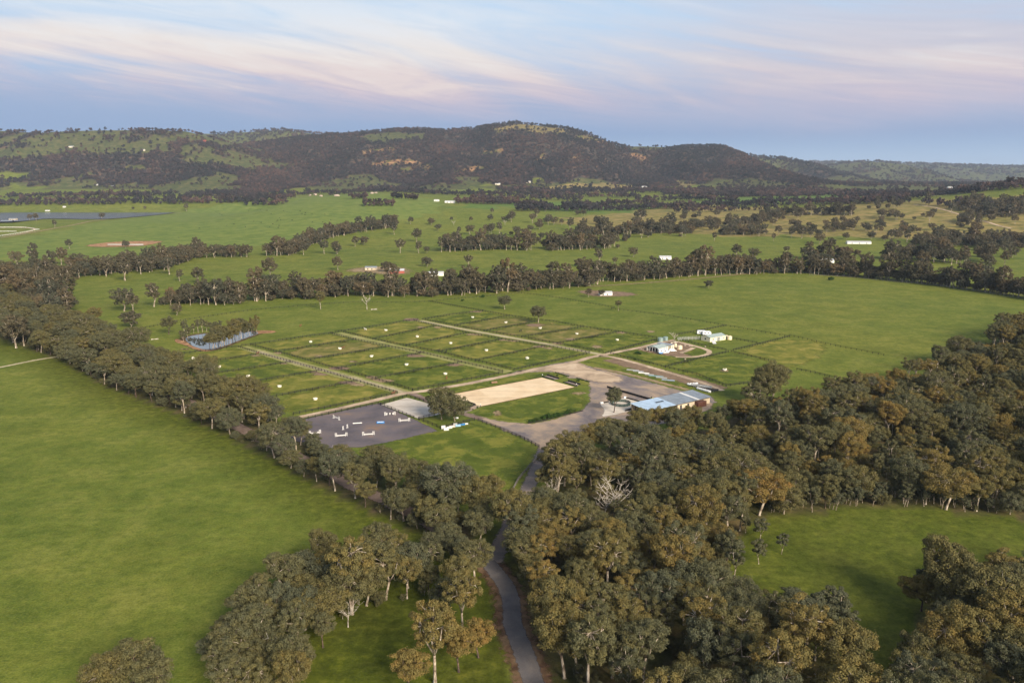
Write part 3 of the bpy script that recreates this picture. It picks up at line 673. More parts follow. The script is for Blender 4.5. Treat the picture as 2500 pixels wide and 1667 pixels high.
sheet_strip('lane', GP(Z5, (745, 443), (1050, 505), (1330, 555), (1700, 620), (2000, 678), (2230, 722)), 7.0, LANE, 2.0, 0.03)
sheet_strip('lane', GP(Z5, (760, 446), (1050, 505), (1330, 555), (1700, 620), (2000, 678), (2260, 725)), 3.4, LANEG, 2.0, 0.06)
sheet_strip('track', GP(Z6, (300, 748), (400, 728), (600, 690), (800, 648), (900, 622), (1000, 605)), 4.0, GRAVEL, 1.6, 0.095)
sheet_strip('track', GP(Z6, (380, 735), (500, 745), (700, 800), (900, 858), (1200, 945), (1390, 1020)), 3.6, GRAVEL, 1.8, 0.095)
sheet_poly('house_yard', GP(ZH, (0, 560), (430, 450), (800, 410), (1080, 500), (1130, 560), (880, 640), (1080, 690), (1080, 720), (800, 720), (560, 680), (200, 620)), WORNP, 4.0, 0.055)
sheet_strip('track', GP(ZH, (800, 420), (1080, 490), (1340, 560), (1440, 615), (1400, 670), (1200, 712), (950, 722), (780, 715)), 3.4, GRAVEL, 1.6, 0.075)
sheet_strip('track', GP(ZH, (1130, 540), (1000, 600), (880, 640)), 3.0, GRAVEL, 1.6, 0.085)
sheet_strip('storage_strip', GP(Z6, (480, 760), (700, 825), (1000, 905), (1250, 975), (1350, 1010)), 13.0, WORNP, 5.0, 0.035)
sheet_strip('grass_verge', GP(Z6, (270, 780), (500, 825), (800, 905), (1100, 990)), 5.0, PAD[1], 2.0, 0.085)
sheet_strip('sand_windrow', GP(Z6, (330, 830), (600, 880), (900, 960), (1110, 1015)), 3.5, WORN, 2.0, 0.105)
sheet_poly('jump_arena', GP(Z8, (60, 500), (400, 425), (760, 350), (1045, 485), (1240, 575), (900, 655), (620, 710), (300, 720), (-150, 600)), JUMPM, 2.0, 0.055, smooth=0)
sheet_poly('pale_sand_arena', GP(Z8, (775, 364), (985, 305), (1200, 362), (1360, 420), (1210, 452), (1085, 478)), PALES, 0.8, 0.075, smooth=0, jit=0.05)
ARENA = [G(1174, 992.7), G(1403.7, 945.6), G(1323, 921.8), G(1093.4, 964.7)]
sheet_poly('dressage_arena', ARENA, SAND, 0.6, 0.095, smooth=0, jit=0.05)
sheet_poly('arena_entry', GP(ZD, (640, 520), (720, 545), (600, 600), (480, 640), (500, 590)), YARD, 1.0, 0.085, smooth=0)
sheet_poly('sand_pad', GP(ZL, (850, 410), (1085, 355), (1260, 405), (1160, 470), (1010, 520), (880, 540), (880, 480)), PALES, 2.0, 0.085, smooth=0)
sheet_poly('arena_gravel_bay', GP(ZD, (1620, 112), (1690, 100), (1850, 150), (1780, 165)), YARD, 0.5, 0.1, smooth=0)
sheet_poly('arena_gravel_bay', GP(ZD, (1915, 195), (1985, 182), (2150, 235), (2105, 256)), YARD, 0.5, 0.1, smooth=0)
sheet_poly('garden_lawn', GP(ZD, (1690, 92), (1800, 62), (1985, 112), (1860, 148)), PAD[1], 0.8, 0.1, smooth=0)
sheet_poly('garden_lawn', GP(ZD, (1985, 175), (2110, 142), (2280, 195), (2290, 235), (2160, 232)), PAD[1], 0.8, 0.1, smooth=0)
for (z, u, v, a, b, mm) in ((Z12, 880, 422, 50, 10, WORN), (Z12, 1085, 400, 55, 12, WORN), (Z12, 1150, 498, 45, 9, WORN), (Z12, 1440, 580, 60, 11, WORNP), (Z12, 1480, 428, 45, 9, WORN), (Z12, 1500, 600, 90, 14, WORNP), (Z12, 1860, 700, 80, 14, WORN), (Z12, 1760, 682, 120, 16, WORNP), (Z12, 1680, 545, 110, 16, WORNP), (Z12, 2080, 660, 110, 18, WORN), (Z12, 900, 790, 110, 18, WORN), (Z12, 1815, 480, 40, 9, WORN),
                     (Z5, 690, 436, 70, 14, WORNP), (Z5, 905, 500, 40, 9, WORN), (Z5, 1200, 560, 60, 9, WORN), (Z5, 1440, 603, 40, 9, WORN), (Z5, 1520, 612, 50, 8, WORN), (Z5, 1745, 660, 60, 10, WORN), (Z5, 1815, 672, 40, 9, WORN), (Z5, 1700, 483, 90, 13, WORNP), (Z5, 730, 735, 110, 14, WORNP), (Z5, 470, 938, 70, 12, WORN), (Z5, 1060, 808, 80, 12, WORNP), (Z5, 370, 912, 60, 14, WORN), (Z5, 760, 500, 40, 7, WORN), (Z5, 1990, 598, 55, 10, WORN), (Z5, 1220, 373, 60, 8, WORN),
                     (Z6, 800, 536, 35, 8, WORN), (Z6, 1410, 856, 40, 10, WORN), (Z6, 560, 545, 50, 9, WORN), (Z6, 30, 635, 60, 10, WORN), (Z6, 360, 660, 50, 14, WORN), (ZD, 960, 640, 70, 40, WORN), (ZD, 2130, 350, 110, 18, WORN)):
    pts = []
    for k in range(10):
        t = 2 * math.pi * k / 10; q = random.uniform(0.7, 1.15)
        pts += GP(z, (u + a * q * math.cos(t), v + b * q * math.sin(t)))
    sheet_poly('worn_patch', pts, mm, 3.0, 0.026 + 0.002 * random.random(), smooth=1, step=3)
# far tracks and worked ground
for pts, wd, mm in (([(0, 581), (110, 562), (190, 548), (270, 534), (330, 528), (440, 520)], 7, WORN), ([(0, 556), (60, 556), (95, 560), (40, 573), (0, 576)], 5, GRAVEL), ([(2330, 520), (2372, 533), (2410, 542), (2440, 552), (2470, 558)], 6, GRAVEL), ([(2230, 500), (2280, 506), (2330, 520)], 5, GRAVEL), ([(1830, 668), (1600, 690), (1440, 700)], 4, WORN)):
    sheet_strip('farm_track', [G(*p) for p in pts], wd, mm, 3.0, 0.3, step=14)
sheet_poly('worked_soil', [G(*p) for p in ((200, 600), (280, 590), (400, 588), (385, 594), (340, 602), (240, 604))], SOIL, 14, 0.3, step=14)
sheet_poly('white_liner', [G(*p) for p in ((262, 599), (262, 596.5), (350, 596.5), (350, 600))], PALES, 2, 0.6, smooth=0, step=14)
sheet_poly('farm_yard', [G(*p) for p in ((850, 658), (900, 652), (955, 650), (990, 656), (1000, 665), (985, 670), (930, 670), (900, 665), (855, 664))], WORN, 22, 0.2, step=10)
sheet_poly('farm_yard', [G(*p) for p in ((1405, 712), (1440, 708), (1540, 714), (1560, 722), (1460, 726))], WORNP, 8, 0.2, step=10)
# ------------------------------------------------------------------ trees
def leaf_cloud(cs, rs, n_leaf, size, rg, flat=0.72, up=0.35):
    """leaf sprays (rhombic quads) on the shells of foliage clumps"""
    V = []; cs = np.array(cs); rs = np.array(rs)
    w = rs ** 2 / np.sum(rs ** 2)
    k = rg.choice(len(cs), n_leaf, p=w)
    d = rg.normal(size=(n_leaf, 3)); d[:, 2] += up; d /= np.linalg.norm(d, axis=1, keepdims=True)
    rad = rs[k] * (0.5 + 0.5 * rg.random(n_leaf) ** 0.6 + np.where(rg.random(n_leaf) < .16, .4 * rg.random(n_leaf), 0))
    el = 0.7 + 0.6 * np.random.default_rng(len(cs) + n_leaf).random((len(cs), 3)); pos = cs[k] + d * rad[:, None] * el[k] * np.array([1, 1, flat])
    nrm = d * 0.9 + rg.normal(size=(n_leaf, 3)) * 0.55 + np.array([0, 0, 0.25]); nrm /= np.linalg.norm(nrm, axis=1, keepdims=True)
    a = np.cross(nrm, rg.normal(size=(n_leaf, 3))); a /= np.linalg.norm(a, axis=1, keepdims=True); b = np.cross(nrm, a)
    s = size * (0.6 + 0.8 * rg.random(n_leaf))
    a = a * s[:, None] * 0.66; b = b * s[:, None] * 0.30
    return np.stack([pos - a, pos + b, pos + a, pos - b], 1).reshape(-1, 3)

def tree_geometry(seed, H, Rr, base, ncl, n_leaf, size, spread=1.0, twig=True, lean=0.0, open_=0.0, sides=6):
    rg = np.random.default_rng(seed); rd = random.Random(seed)
    zc = H * (base + 1) / 2; hz = H * (1 - base) / 2
    cs, rs = [], []
    tries = 0
    while len(cs) < ncl and tries < 4000:
        tries += 1
        d = rg.normal(size=3); d /= np.linalg.norm(d)
        if d[2] < -0.75: continue
        q = (0.55 + 0.45 * rg.random()) if rg.random() < 0.8 else 0.3 * rg.random() + 0.2
        c = np.array([d[0] * Rr * q, d[1] * Rr * q, zc + d[2] * hz * q * 0.92])
        # gum crowns are wider above than below
        c[:2] *= 0.72 + 0.38 * np.clip((c[2] - H * base) / (2 * hz), 0, 1)
        r = Rr * (0.165 + 0.14 * rg.random()) * (1 - 0.15 * open_)
        if any(np.linalg.norm((c - o)) < (r + p) * (0.66 + 0.3 * open_) for o, p in zip(cs, rs)): continue
        cs.append(c); rs.append(r)
    L = leaf_cloud(cs, rs, n_leaf, size, rg)
    mb = MB()
    r0 = H * 0.021 * spread
    fz = H * (base * 0.75 + 0.08)
    bend = Vector((rd.uniform(-1, 1), rd.uniform(-1, 1), 0)) * (0.06 + lean) * H
    fork = Vector((bend.x * 0.5, bend.y * 0.5, fz))
    mb.tube([(0, 0, -0.4), (0.02, 0.0, H * 0.03), (bend.x * 0.2, bend.y * 0.2, fz * 0.5), fork], [r0 * 1.7, r0 * 1.15, r0 * 0.95, r0 * 0.85], sides)
    nl = rd.choice((3, 4, 4, 5)); a0 = rd.random() * 6.28
    ends = []
    for i in range(nl):
        an = a0 + 6.283 * i / nl + rd.uniform(-0.4, 0.4); rr = Rr * rd.uniform(0.3, 0.5)
        e = Vector((fork.x + math.cos(an) * rr, fork.y + math.sin(an) * rr, fz + (zc + hz * 0.35 - fz) * rd.uniform(0.6, 1.0)))
        m = fork.lerp(e, 0.5) + Vector((math.cos(an), math.sin(an), -0.1)) * rr * 0.22
        mb.tube([fork, m, e], [r0 * 0.62, r0 * 0.5, r0 * 0.36], max(4, sides - 1)); ends.append((m, e))
    if twig:
        for c in cs:
            c = Vector(c); best = min(ends, key=lambda q: (q[1] - c).length)
            st = best[1] if (best[1] - c).length < (best[0] - c).length * 1.1 else best[0]
            md = st.lerp(c, 0.5) + Vector((rd.uniform(-.3, .3), rd.uniform(-.3, .3), rd.uniform(-.2, .5)))
            mb.tube([st, md, c.lerp(st, -0.12)], [r0 * 0.36, r0 * 0.26, r0 * 0.11], 4, False)
    return L, mb

def mesh_from_quads(name, V, m):
    n = len(V) // 4
    me = bpy.data.meshes.new(name)
    me.vertices.add(n * 4); me.vertices.foreach_set('co', V.astype(np.float32).ravel())
    me.loops.add(n * 4); me.loops.foreach_set('vertex_index', np.arange(n * 4, dtype=np.int32))
    me.polygons.add(n); me.polygons.foreach_set('loop_start', (np.arange(n) * 4).astype(np.int32))
    me.update(calc_edges=True); me.materials.append(m); return me
def joined(name, V, mb, ml, mt):
    n = len(V) // 4; o = len(V)
    me = bpy.data.meshes.new(name)
    me.from_pydata(np.concatenate([V, np.array(mb.v)]).tolist(), [], [(4 * i, 4 * i + 1, 4 * i + 2, 4 * i + 3) for i in range(n)] + [tuple(o + k for k in f) for f in mb.f])
    me.materials.append(ml); me.materials.append(mt)
    me.polygons.foreach_set('material_index', np.array([0] * n + [1] * len(mb.f), np.int32)); me.update(); return me

# near gums: (height, crown radius, clear trunk, clumps, leaves, leaf size, ...)
NEAR = []
SPEC = [(15.5, 6.6, 0.34, 40, 9000, .50, 1.0, 0.0), (17.5, 6.0, 0.38, 38, 9000, .48, .95, 0.3), (14.0, 7.0, 0.30, 44, 9500, .50, 1.1, 0.0), (18.5, 5.6, 0.42, 34, 8000, .46, .9, 0.6), (16.5, 7.4, 0.36, 46, 10000, .52, 1.05, 0.2), (13.0, 5.2, 0.32, 32, 7500, .46, 1.0, 0.1), (15.0, 5.4, 0.40, 30, 7000, .46, .95, 0.8), (12.0, 5.8, 0.24, 38, 8500, .46, 1.0, 0.0), (10.5, 3.4, 0.28, 22, 5000, .40, .8, 0.2), (9.0, 2.8, 0.22, 18, 4200, .36, .75, 0.3), (12.5, 3.3, 0.34, 22, 5000, .40, .75, 0.4), (20.0, 6.4, 0.45, 32, 8000, .46, .9, 0.9), (11.0, 6.2, 0.14, 40, 9000, .46, 1.0, 0.0), (17.0, 8.2, 0.30, 44, 10000, .5, 1.1, 0.5)]
for i, (H, Rr, b, nc_, nl, sz, sp, op) in enumerate(SPEC):
    L, mb = tree_geometry(100 + i, H, Rr, b, int(nc_ * 1.25), int(nl * 1.5), sz * .72, sp, True, 0.05 if i % 3 else 0.1, op)
    bm_ = BARK_DK if i in (5, 7) else BARK
    tm = mb.mesh('trunk'); tm.materials.append(bm_); tm.shade_smooth()
    NEAR.append((mesh_from_quads('crown', L, LEAF), tm, H, Rr, joined('gum', L, mb, LEAF, bm_)))
def hidden_collection(name, meshes):
    c = bpy.data.collections.new(name)
    for k, me in enumerate(meshes):
        o = bpy.data.objects.new('%s_%02d' % (name, k), me); c.objects.link(o)
    return c
C_NEAR = hidden_collection('near_gum_source', [t[4] for t in NEAR])
mids = []; MCROWN = []
MSPEC = [(18, 7.6, .20), (14, 7.8, .10), (22, 7.0, .24), (12, 7.0, .04), (17, 9.0, .16), (8, 5.4, .02), (21, 8.0, .26)]
for i in range(7):
    L, mb = tree_geometry(300 + i, *MSPEC[i], 34, 2800, .8, 1.1, True, 0.06, (.2, .1, .5, .1, .3, .1, .6)[i], 4)
    mids.append(joined('mid_gum', L, mb, LEAF_MID, BARK))
    MCROWN.append((mesh_from_quads('crown', L, LEAF_MID), mb.mesh('trunk'))); MCROWN[-1][1].materials.append(BARK)
C_MID = hidden_collection('mid_gum_source', mids)
fars = []
for i in range(6):
    H = (13, 11, 14, 12, 10, 12)[i]; Rr = (6.0, 5.5, 5.8, 6.6, 5.2, 6.2)[i]
    L, mb = tree_geometry(400 + i, H, Rr, .16, 11, 110, 3.0, 1.2, False, 0.02, 0.0, 3)
    fars.append(joined('far_gum', L, mb, LEAF_FAR, BARK_DK))
C_FAR = hidden_collection('far_gum_source', fars)

def scatter(name, label, cat, pts, sc, tint, coll, nvar, idx=None):
    n = len(pts)
    me = bpy.data.meshes.new(name); me.vertices.add(n); me.vertices.foreach_set('co', np.asarray(pts, np.float32).ravel())
    sv = np.asarray(sc, float)[:, None] * (0.84 + 0.34 * rng.random((n, 3)))
    me.attributes.new('sc', 'FLOAT_VECTOR', 'POINT').data.foreach_set('vector', sv.astype(np.float32).ravel()); set_attr(me, 'tint', tint); set_attr(me, 'rz', rng.random(n) * 6.283)
    set_attr(me, 'idx', rng.integers(0, nvar, n) if idx is None else idx, 'INT')
    o = link(name, me); o['kind'] = 'stuff'; o['label'] = label; o['category'] = cat
    t = bpy.data.node_groups.new(name + '_nodes', 'GeometryNodeTree')
    t.interface.new_socket('Geometry', in_out='INPUT', socket_type='NodeSocketGeometry'); t.interface.new_socket('Geometry', in_out='OUTPUT', socket_type='NodeSocketGeometry')
    nd = t.nodes; gi = nd.new('NodeGroupInput'); go = nd.new('NodeGroupOutput')
    ip = nd.new('GeometryNodeInstanceOnPoints'); ci = nd.new('GeometryNodeCollectionInfo')
    ci.inputs['Collection'].default_value = coll; ci.inputs['Separate Children'].default_value = True; ci.inputs['Reset Children'].default_value = True
    def na(nm, ty):
        q = nd.new('GeometryNodeInputNamedAttribute'); q.data_type = ty; q.inputs['Name'].default_value = nm; return q.outputs[0]
    cx = nd.new('ShaderNodeCombineXYZ'); t.links.new(na('rz', 'FLOAT'), cx.inputs[2])
    t.links.new(gi.outputs[0], ip.inputs['Points']); t.links.new(ci.outputs[0], ip.inputs['Instance']); ip.inputs['Pick Instance'].default_value = True
    t.links.new(na('idx', 'INT'), ip.inputs['Instance Index']); t.links.new(cx.outputs[0], ip.inputs['Rotation']); t.links.new(na('sc', 'FLOAT_VECTOR'), ip.inputs['Scale'])
    t.links.new(ip.outputs[0], go.inputs[0])
    md = o.modifiers.new('scatter', 'NODES'); md.node_group = t
    return o

def poisson(poly, excl, rmin, n_try, seed, keep=None):
    rd = random.Random(seed); xs = [p[0] for p in poly]; ys = [p[1] for p in poly]
    c = np.array([(rd.uniform(min(xs), max(xs)), rd.uniform(min(ys), max(ys))) for _ in range(n_try)])
    ok = inpoly(c[:, 0], c[:, 1], poly)
    for e in excl: ok &= ~inpoly(c[:, 0], c[:, 1], e)
    if keep is not None: ok &= keep(c[:, 0], c[:, 1])
    c = c[ok]; grid = {}; out = []
    for x, y in c:
        k = (int(x // rmin), int(y // rmin)); good = True
        for i in (-1, 0, 1):
            for j in (-1, 0, 1):
                for (a, b) in grid.get((k[0] + i, k[1] + j), ()):
                    if (a - x) ** 2 + (b - y) ** 2 < rmin * rmin: good = False
        if good: grid.setdefault(k, []).append((x, y)); out.append((x, y))
    return out

def near_line(pts, dist):
    def f(x, y):
        m = np.full(x.shape, 1e9)
        for a, b in zip(pts[:-1], pts[1:]):
            L2 = (b[0] - a[0]) ** 2 + (b[1] - a[1]) ** 2; t = np.clip(((x - a[0]) * (b[0] - a[0]) + (y - a[1]) * (b[1] - a[1])) / L2, 0, 1)
            m = np.minimum(m, np.hypot(x - a[0] - t * (b[0] - a[0]), y - a[1] - t * (b[1] - a[1])))
        return m > dist
    return f
ROADL = [G(*p) for p in ((1120, 1330), (1181, 1362), (1217, 1402), (1242, 1440), (1250, 1480), (1250, 1520), (1264, 1556), (1286, 1610), (1312, 1700), (1330, 1800))]
DRIVL = [G(*p) for p in ((1330, 1085), (1322, 1105), (1309, 1147), (1291, 1187), (1264, 1245), (1236, 1302), (1214, 1345))]
DIRTL = [G(*p) for p in ((1160, 1345), (1090, 1300), (987, 1240), (859, 1186), (818, 1160), (757, 1128), (663, 1084), (560, 1030), (450, 975), (330, 920), (200, 868), (0, 790))]

def in_view(x, y, z=8, mx=140, my=160):
    px, py = project(np.array([x]), np.array([y]), np.array([z])); return -mx < px[0] < 2500 + mx and py[0] < 1667 + my and y > 60

NT_ = []   # near trees: x, y, variant, scale, tint, region
rt = random.Random(21)
def tint_pick(kind):
    r = rt.random()
    if kind == 'wood': return rt.choice((0.04, 0.1, 0.16, 0.22, 0.28, 0.34, 0.42, 0.5, 0.6)) + rt.uniform(-.05, .05)
    if kind == 'belt': return rt.choice((0.05, 0.15, 0.25, 0.32, 0.4)) + rt.uniform(-.05, .05)
    return rt.choice((0.05, 0.2, 0.3, 0.4, 0.5)) + rt.uniform(-.05, .05)
dr_ok = near_line(DRIVL, 5.5); rd_ok = near_line(ROADL, 5.8); di_ok = near_line(DIRTL, 3.0)
for (x, y) in poisson(WOODW, [CLEARW], 5.6, 24000, 1, lambda a, b: dr_ok(a, b) & rd_ok(a, b)):
    if not in_view(x, y): continue
    big = vnoise(x / 30, y / 30, 9)
    v = rt.choice((0, 1, 2, 3, 4, 6, 1, 11, 11, 13, 3, 12)) if big > 0.36 else rt.choice((5, 7, 8, 9, 10, 8, 12))
    NT_.append((x, y, v, rt.uniform(0.55, 0.97), tint_pick('wood') + (0.12 if vnoise(x / 22, y / 22, 4) > 0.66 else 0), 'wood'))
for (x, y) in poisson(BELTW, [], 4.5, 26000, 2, lambda a, b: di_ok(a, b) & rd_ok(a, b)):
    if not in_view(x, y): continue
    NT_.append((x, y, rt.choice((0, 2, 4, 5, 7, 7, 1, 12, 12, 13, 6)), rt.choice((.4, .5, .6, .7, .8, .92)) * rt.uniform(.92, 1.1), tint_pick('belt'), 'belt'))
for (x, y) in poisson(CLUMPW, [], 5.0, 5000, 3, rd_ok):
    if not in_view(x, y): continue
    NT_.append((x, y, rt.choice((0, 2, 5, 7, 6, 1)), rt.uniform(0.6, 0.9), tint_pick('clump'), 'clump'))
# thin grey saplings round the clearing and along the fringe of the wood
fr = [G(*p) for p in ((1900, 1252), (1960, 1250), (2030, 1248), (2100, 1240), (2160, 1238), (2230, 1236), (2290, 1240), (2360, 1252), (2430, 1262))]
for a, b in zip(fr[:-1], fr[1:]):
    for _ in range(6):
        t = rt.random(); p = a.lerp(b, t); NT_.append((p.x + rt.uniform(-3, 3), p.y + rt.uniform(0, 9), rt.choice((8, 9, 9)), rt.uniform(0.5, 0.85), rt.uniform(0.0, 0.18), 'wood'))
for (px_, py_, v, s, t) in ((1855, 1318, 9, .9, .1), (1852, 1376, 9, .8, .15), (1908, 1352, 9, .7, .02), (1700, 1440, 8, .9, .1), (1790, 1420, 10, .8, .1), (1820, 1300, 9, .6, .2), (2035, 1530, 8, 1.0, .02), (2060, 1570, 10, .9, .04), (2000, 1520, 8, .9, .1), (2080, 1640, 9, .9, .05)):
    p = G(px_, py_); NT_.append((p.x, p.y, v, s, t, 'clearing'))
for (px_, py_, v, s, t, reg) in ((860, 1499, 3, .95, .52, 'clump'), (1062, 1668, 3, 1.0, .6, 'road'), (1130, 1545, 6, .9, .55, 'road'), (1168, 1605, 5, .75, .75, 'road'), (1120, 1640, 5, .75, .7, 'road'), (1085, 1500, 7, .7, .1, 'road'), (1122, 1470, 1, .75, .45, 'road'), (1000, 1700, 5, .8, .66, 'road'),
                             (1352, 1560, 4, .85, .5, 'road'), (1378, 1655, 4, .85, .55, 'road'), (1325, 1480, 5, .75, .4, 'road'), (1245, 1345, 1, 1.0, .45, 'road'), (1200, 1255, 1, .85, .5, 'road'), (1120, 1262, 0, .8, .4, 'belt'), (1060, 1210, 7, .8, .3, 'belt'),
                             (1346, 1165, 0, .7, .4, 'wood'), (1336, 1205, 5, .8, .3, 'wood'), (1362, 1142, 1, .62, .3, 'wood'), (1390, 1122, 0, .65, .45, 'wood'), (1326, 1245, 7, .75, .2, 'wood'), (1292, 1418, 1, .75, .35, 'road'), (1170, 1335, 0, .75, .2, 'road'), (1125, 1388, 7, .7, .1, 'road'), (1160, 1428, 1, .75, .3, 'road'), (1095, 1345, 7, .75, .15, 'road'), (1060, 1360, 12, .7, .12, 'road'), (925, 1165, 4, .8, .3, 'belt'), (965, 1195, 2, .85, .25, 'belt'), (1015, 1205, 0, .9, .3, 'belt'), (1065, 1228, 4, .85, .35, 'belt'), (1105, 1245, 1, .85, .3, 'belt'), (1155, 1278, 1, .9, .45, 'belt'), (1185, 1300, 0, .8, .4, 'belt'), (1560, 1068, 0, .75, .4, 'wood'), (1600, 1060, 5, .9, .55, 'wood'), (1645, 1052, 2, .8, .35, 'wood'), (1690, 1046, 0, .75, .5, 'wood'), (1530, 1078, 7, .7, .1, 'wood'),
                             (330, 1700, 7, .9, .3, 'corner'), (260, 1735, 0, .8, .45, 'corner'), (385, 1725, 5, .8, .25, 'corner'),
                             (2290, 1492, 1, 1.05, .42, 'island'), (2330, 1520, 4, 1.0, .45, 'island'), (2260, 1470, 8, 1.1, .05, 'island'), (2400, 1560, 4, 1.0, .4, 'island'), (2350, 1640, 0, 1.0, .55, 'island')):
    p = G(px_, py_); NT_.append((p.x, p.y, v, s, t, reg))
# the pond's own trees
PONDT = P(Z12, (470, 355), (500, 345), (540, 330), (580, 318), (620, 300), (660, 285), (700, 270), (740, 255), (780, 240), (820, 225), (855, 212), (890, 200), (640, 310), (560, 340), (600, 296), (680, 262), (760, 232), (840, 206), (520, 318), (720, 246), (800, 220), (440, 362)) 
for (px_, py_) in PONDT:
    p = G(px_, py_); NT_.append((p.x, p.y, rt.choice((0, 5, 8, 10, 6, 7)), rt.uniform(.62, .95), rt.uniform(.15, .5), 'pond'))
for (px_, py_) in P(Z12, (205, 235), (240, 222), (285, 212), (330, 205), (370, 198), (410, 192), (450, 188), (490, 184), (175, 255), (190, 285), (230, 262), (500, 178), (540, 180)):
    p = G(px_, py_); NT_.append((p.x, p.y, rt.choice((8, 9, 10)), rt.uniform(.55, .8), rt.uniform(.05, .2), 'pond'))
# single trees inside the property
for (px_, py_, v, s, t, reg) in ((1078, 1024, 12, 1.25, .24, 'home'), (1110, 1028, 12, 1.12, .2, 'home'), (1499, 1007, 5, .82, .1, 'home'), (1232, 755, 2, .8, .12, 'home'), (1314, 788, 2, .92, .18, 'home'), (1883, 985, 4, 1.3, .34, 'home'), (1868, 990, 2, 1.1, .32, 'home'), (1510, 759, 6, .6, .25, 'home'), (412, 816, 5, 1.05, .2, 'home'), (783, 755, 1, .8, .4, 'home'), (233, 798, 1, .95, .5, 'home')):
    p = G(px_, py_); NT_.append((p.x, p.y, v, s, t, reg))

# which of them show largest
vis = []
for k, (x, y, v, s, t, reg) in enumerate(NT_):
    px, py = project(np.array([x]), np.array([y]), np.array([SPEC[v][0] * s * 0.6]))
    inside = -30 < px[0] < 2530 and py[0] < 1700
    sc_ = SPEC[v][0] * s * SPEC[v][1] * s / (x * x + y * y + 90 ** 2)
    if reg in ('home', 'clearing', 'road', 'corner', 'island'): sc_ *= 50
    vis.append((sc_ if inside else 0, k))
vis.sort(reverse=True)
N_SINGLE = 205
single = [k for s, k in vis[:N_SINGLE] if s > 0]
REG = {'wood': 'the eastern wood', 'belt': 'the roadside belt', 'clump': 'the lone grove', 'road': 'the road verge', 'clearing': 'the clearing edge', 'corner': 'the bottom corner', 'island': 'the wood beside the clearing', 'pond': 'the dam bank', 'home': 'the paddocks'}
GRP = {'wood': 'gum trees of the eastern wood', 'belt': 'gum trees along the dirt road', 'clump': 'gum trees of the lone grove', 'road': 'gum trees by the sealed road', 'clearing': 'young gums on the clearing edge', 'corner': 'gums in the bottom corner', 'island': 'gums beside the clearing', 'pond': 'gums round the dam', 'home': 'single gums in the paddocks'}
def tint_word(t): return 'grey-green' if t < 0.13 else 'olive' if t < 0.33 else 'brown-olive' if t < 0.5 else 'bronze' if t < 0.66 else 'rust-tipped'
def size_word(v, s):
    h = SPEC[v][0] * s
    return ('slender' if v >= 8 else 'tall' if h > 16 else 'broad' if SPEC[v][1] * s > 5.6 else 'small')
used_l = set()
ONES = 'zero one two three four five six seven eight nine ten eleven twelve thirteen fourteen fifteen sixteen seventeen eighteen nineteen'.split()
TENS = 'zero ten twenty thirty forty fifty sixty seventy eighty ninety'.split()
def spell(x):
    n = int(round(x))
    return 'hundred' if n >= 100 else ONES[n] if n < 20 else TENS[n // 10] + ('-' + ONES[n % 10] if n % 10 else '')
def place_words(x, y, z):
    px, py = project(np.array([x]), np.array([y]), np.array([z])); return px[0] / 25.0, py[0] / 16.67
def tree_label(x, y, z, words, where):
    a, b = place_words(x, y, z); a = min(max(a, 0), 100); b = min(max(b, 0), 100)
    l = '%s gum in %s, %s percent across, %s down' % (words, where, spell(a), spell(b))
    if l in used_l: l += ', beside its twin'
    used_l.add(l); return l
HOME_L = {0: None}
for k in single:
    x, y, v, s, t, reg = NT_[k]
    cr, tm, H, Rr, _ = NEAR[v]
    o = thing('gum_tree', tree_label(x, y, H * s * 0.62, '%s %s' % (size_word(v, s), tint_word(t)), REG[reg]), 'tree', (x, y, 0), rt.random() * 6.283, GRP[reg])
    o.scale = (s * rt.uniform(.86, 1.16), s * rt.uniform(.86, 1.16), s * rt.uniform(0.86, 1.16))
    link('trunk', tm, o); c = link('crown', cr, o); c['tint'] = float(t)
rest = [NT_[k] for k in range(len(NT_)) if k not in set(single) and vis]
scatter('woodland', 'dense mass of brown-olive gum trees filling the wood and belts', 'woodland', [(r[0], r[1], 0) for r in rest], [r[3] for r in rest], [r[4] for r in rest], C_NEAR, len(NEAR), [r[2] for r in rest])
print('near trees', len(NT_), 'single', len(single))

# undergrowth in the wood: low scrub that closes the gaps between trunks
sc_pts = poisson(WOODW, [CLEARW], 4.4, 9000, 5, lambda a, b: dr_ok(a, b) & rd_ok(a, b))
sc_pts += poisson(BELTW, [], 4.0, 9000, 6, lambda a, b: di_ok(a, b) & rd_ok(a, b)) + poisson(CLUMPW, [], 5.0, 1500, 7)
sc_pts = [p for p in sc_pts if in_view(*p) and vnoise(p[0] / 14, p[1] / 14, 8) > 0.42]
scatter('undergrowth', 'low grey-green scrub under the gum trees', 'undergrowth', [(p[0], p[1], -1.2) for p in sc_pts], [random.uniform(0.28, 0.5) for _ in sc_pts], [random.uniform(0, 0.35) for _ in sc_pts], C_NEAR, len(NEAR), [random.choice((8, 9, 7, 10)) for _ in sc_pts])

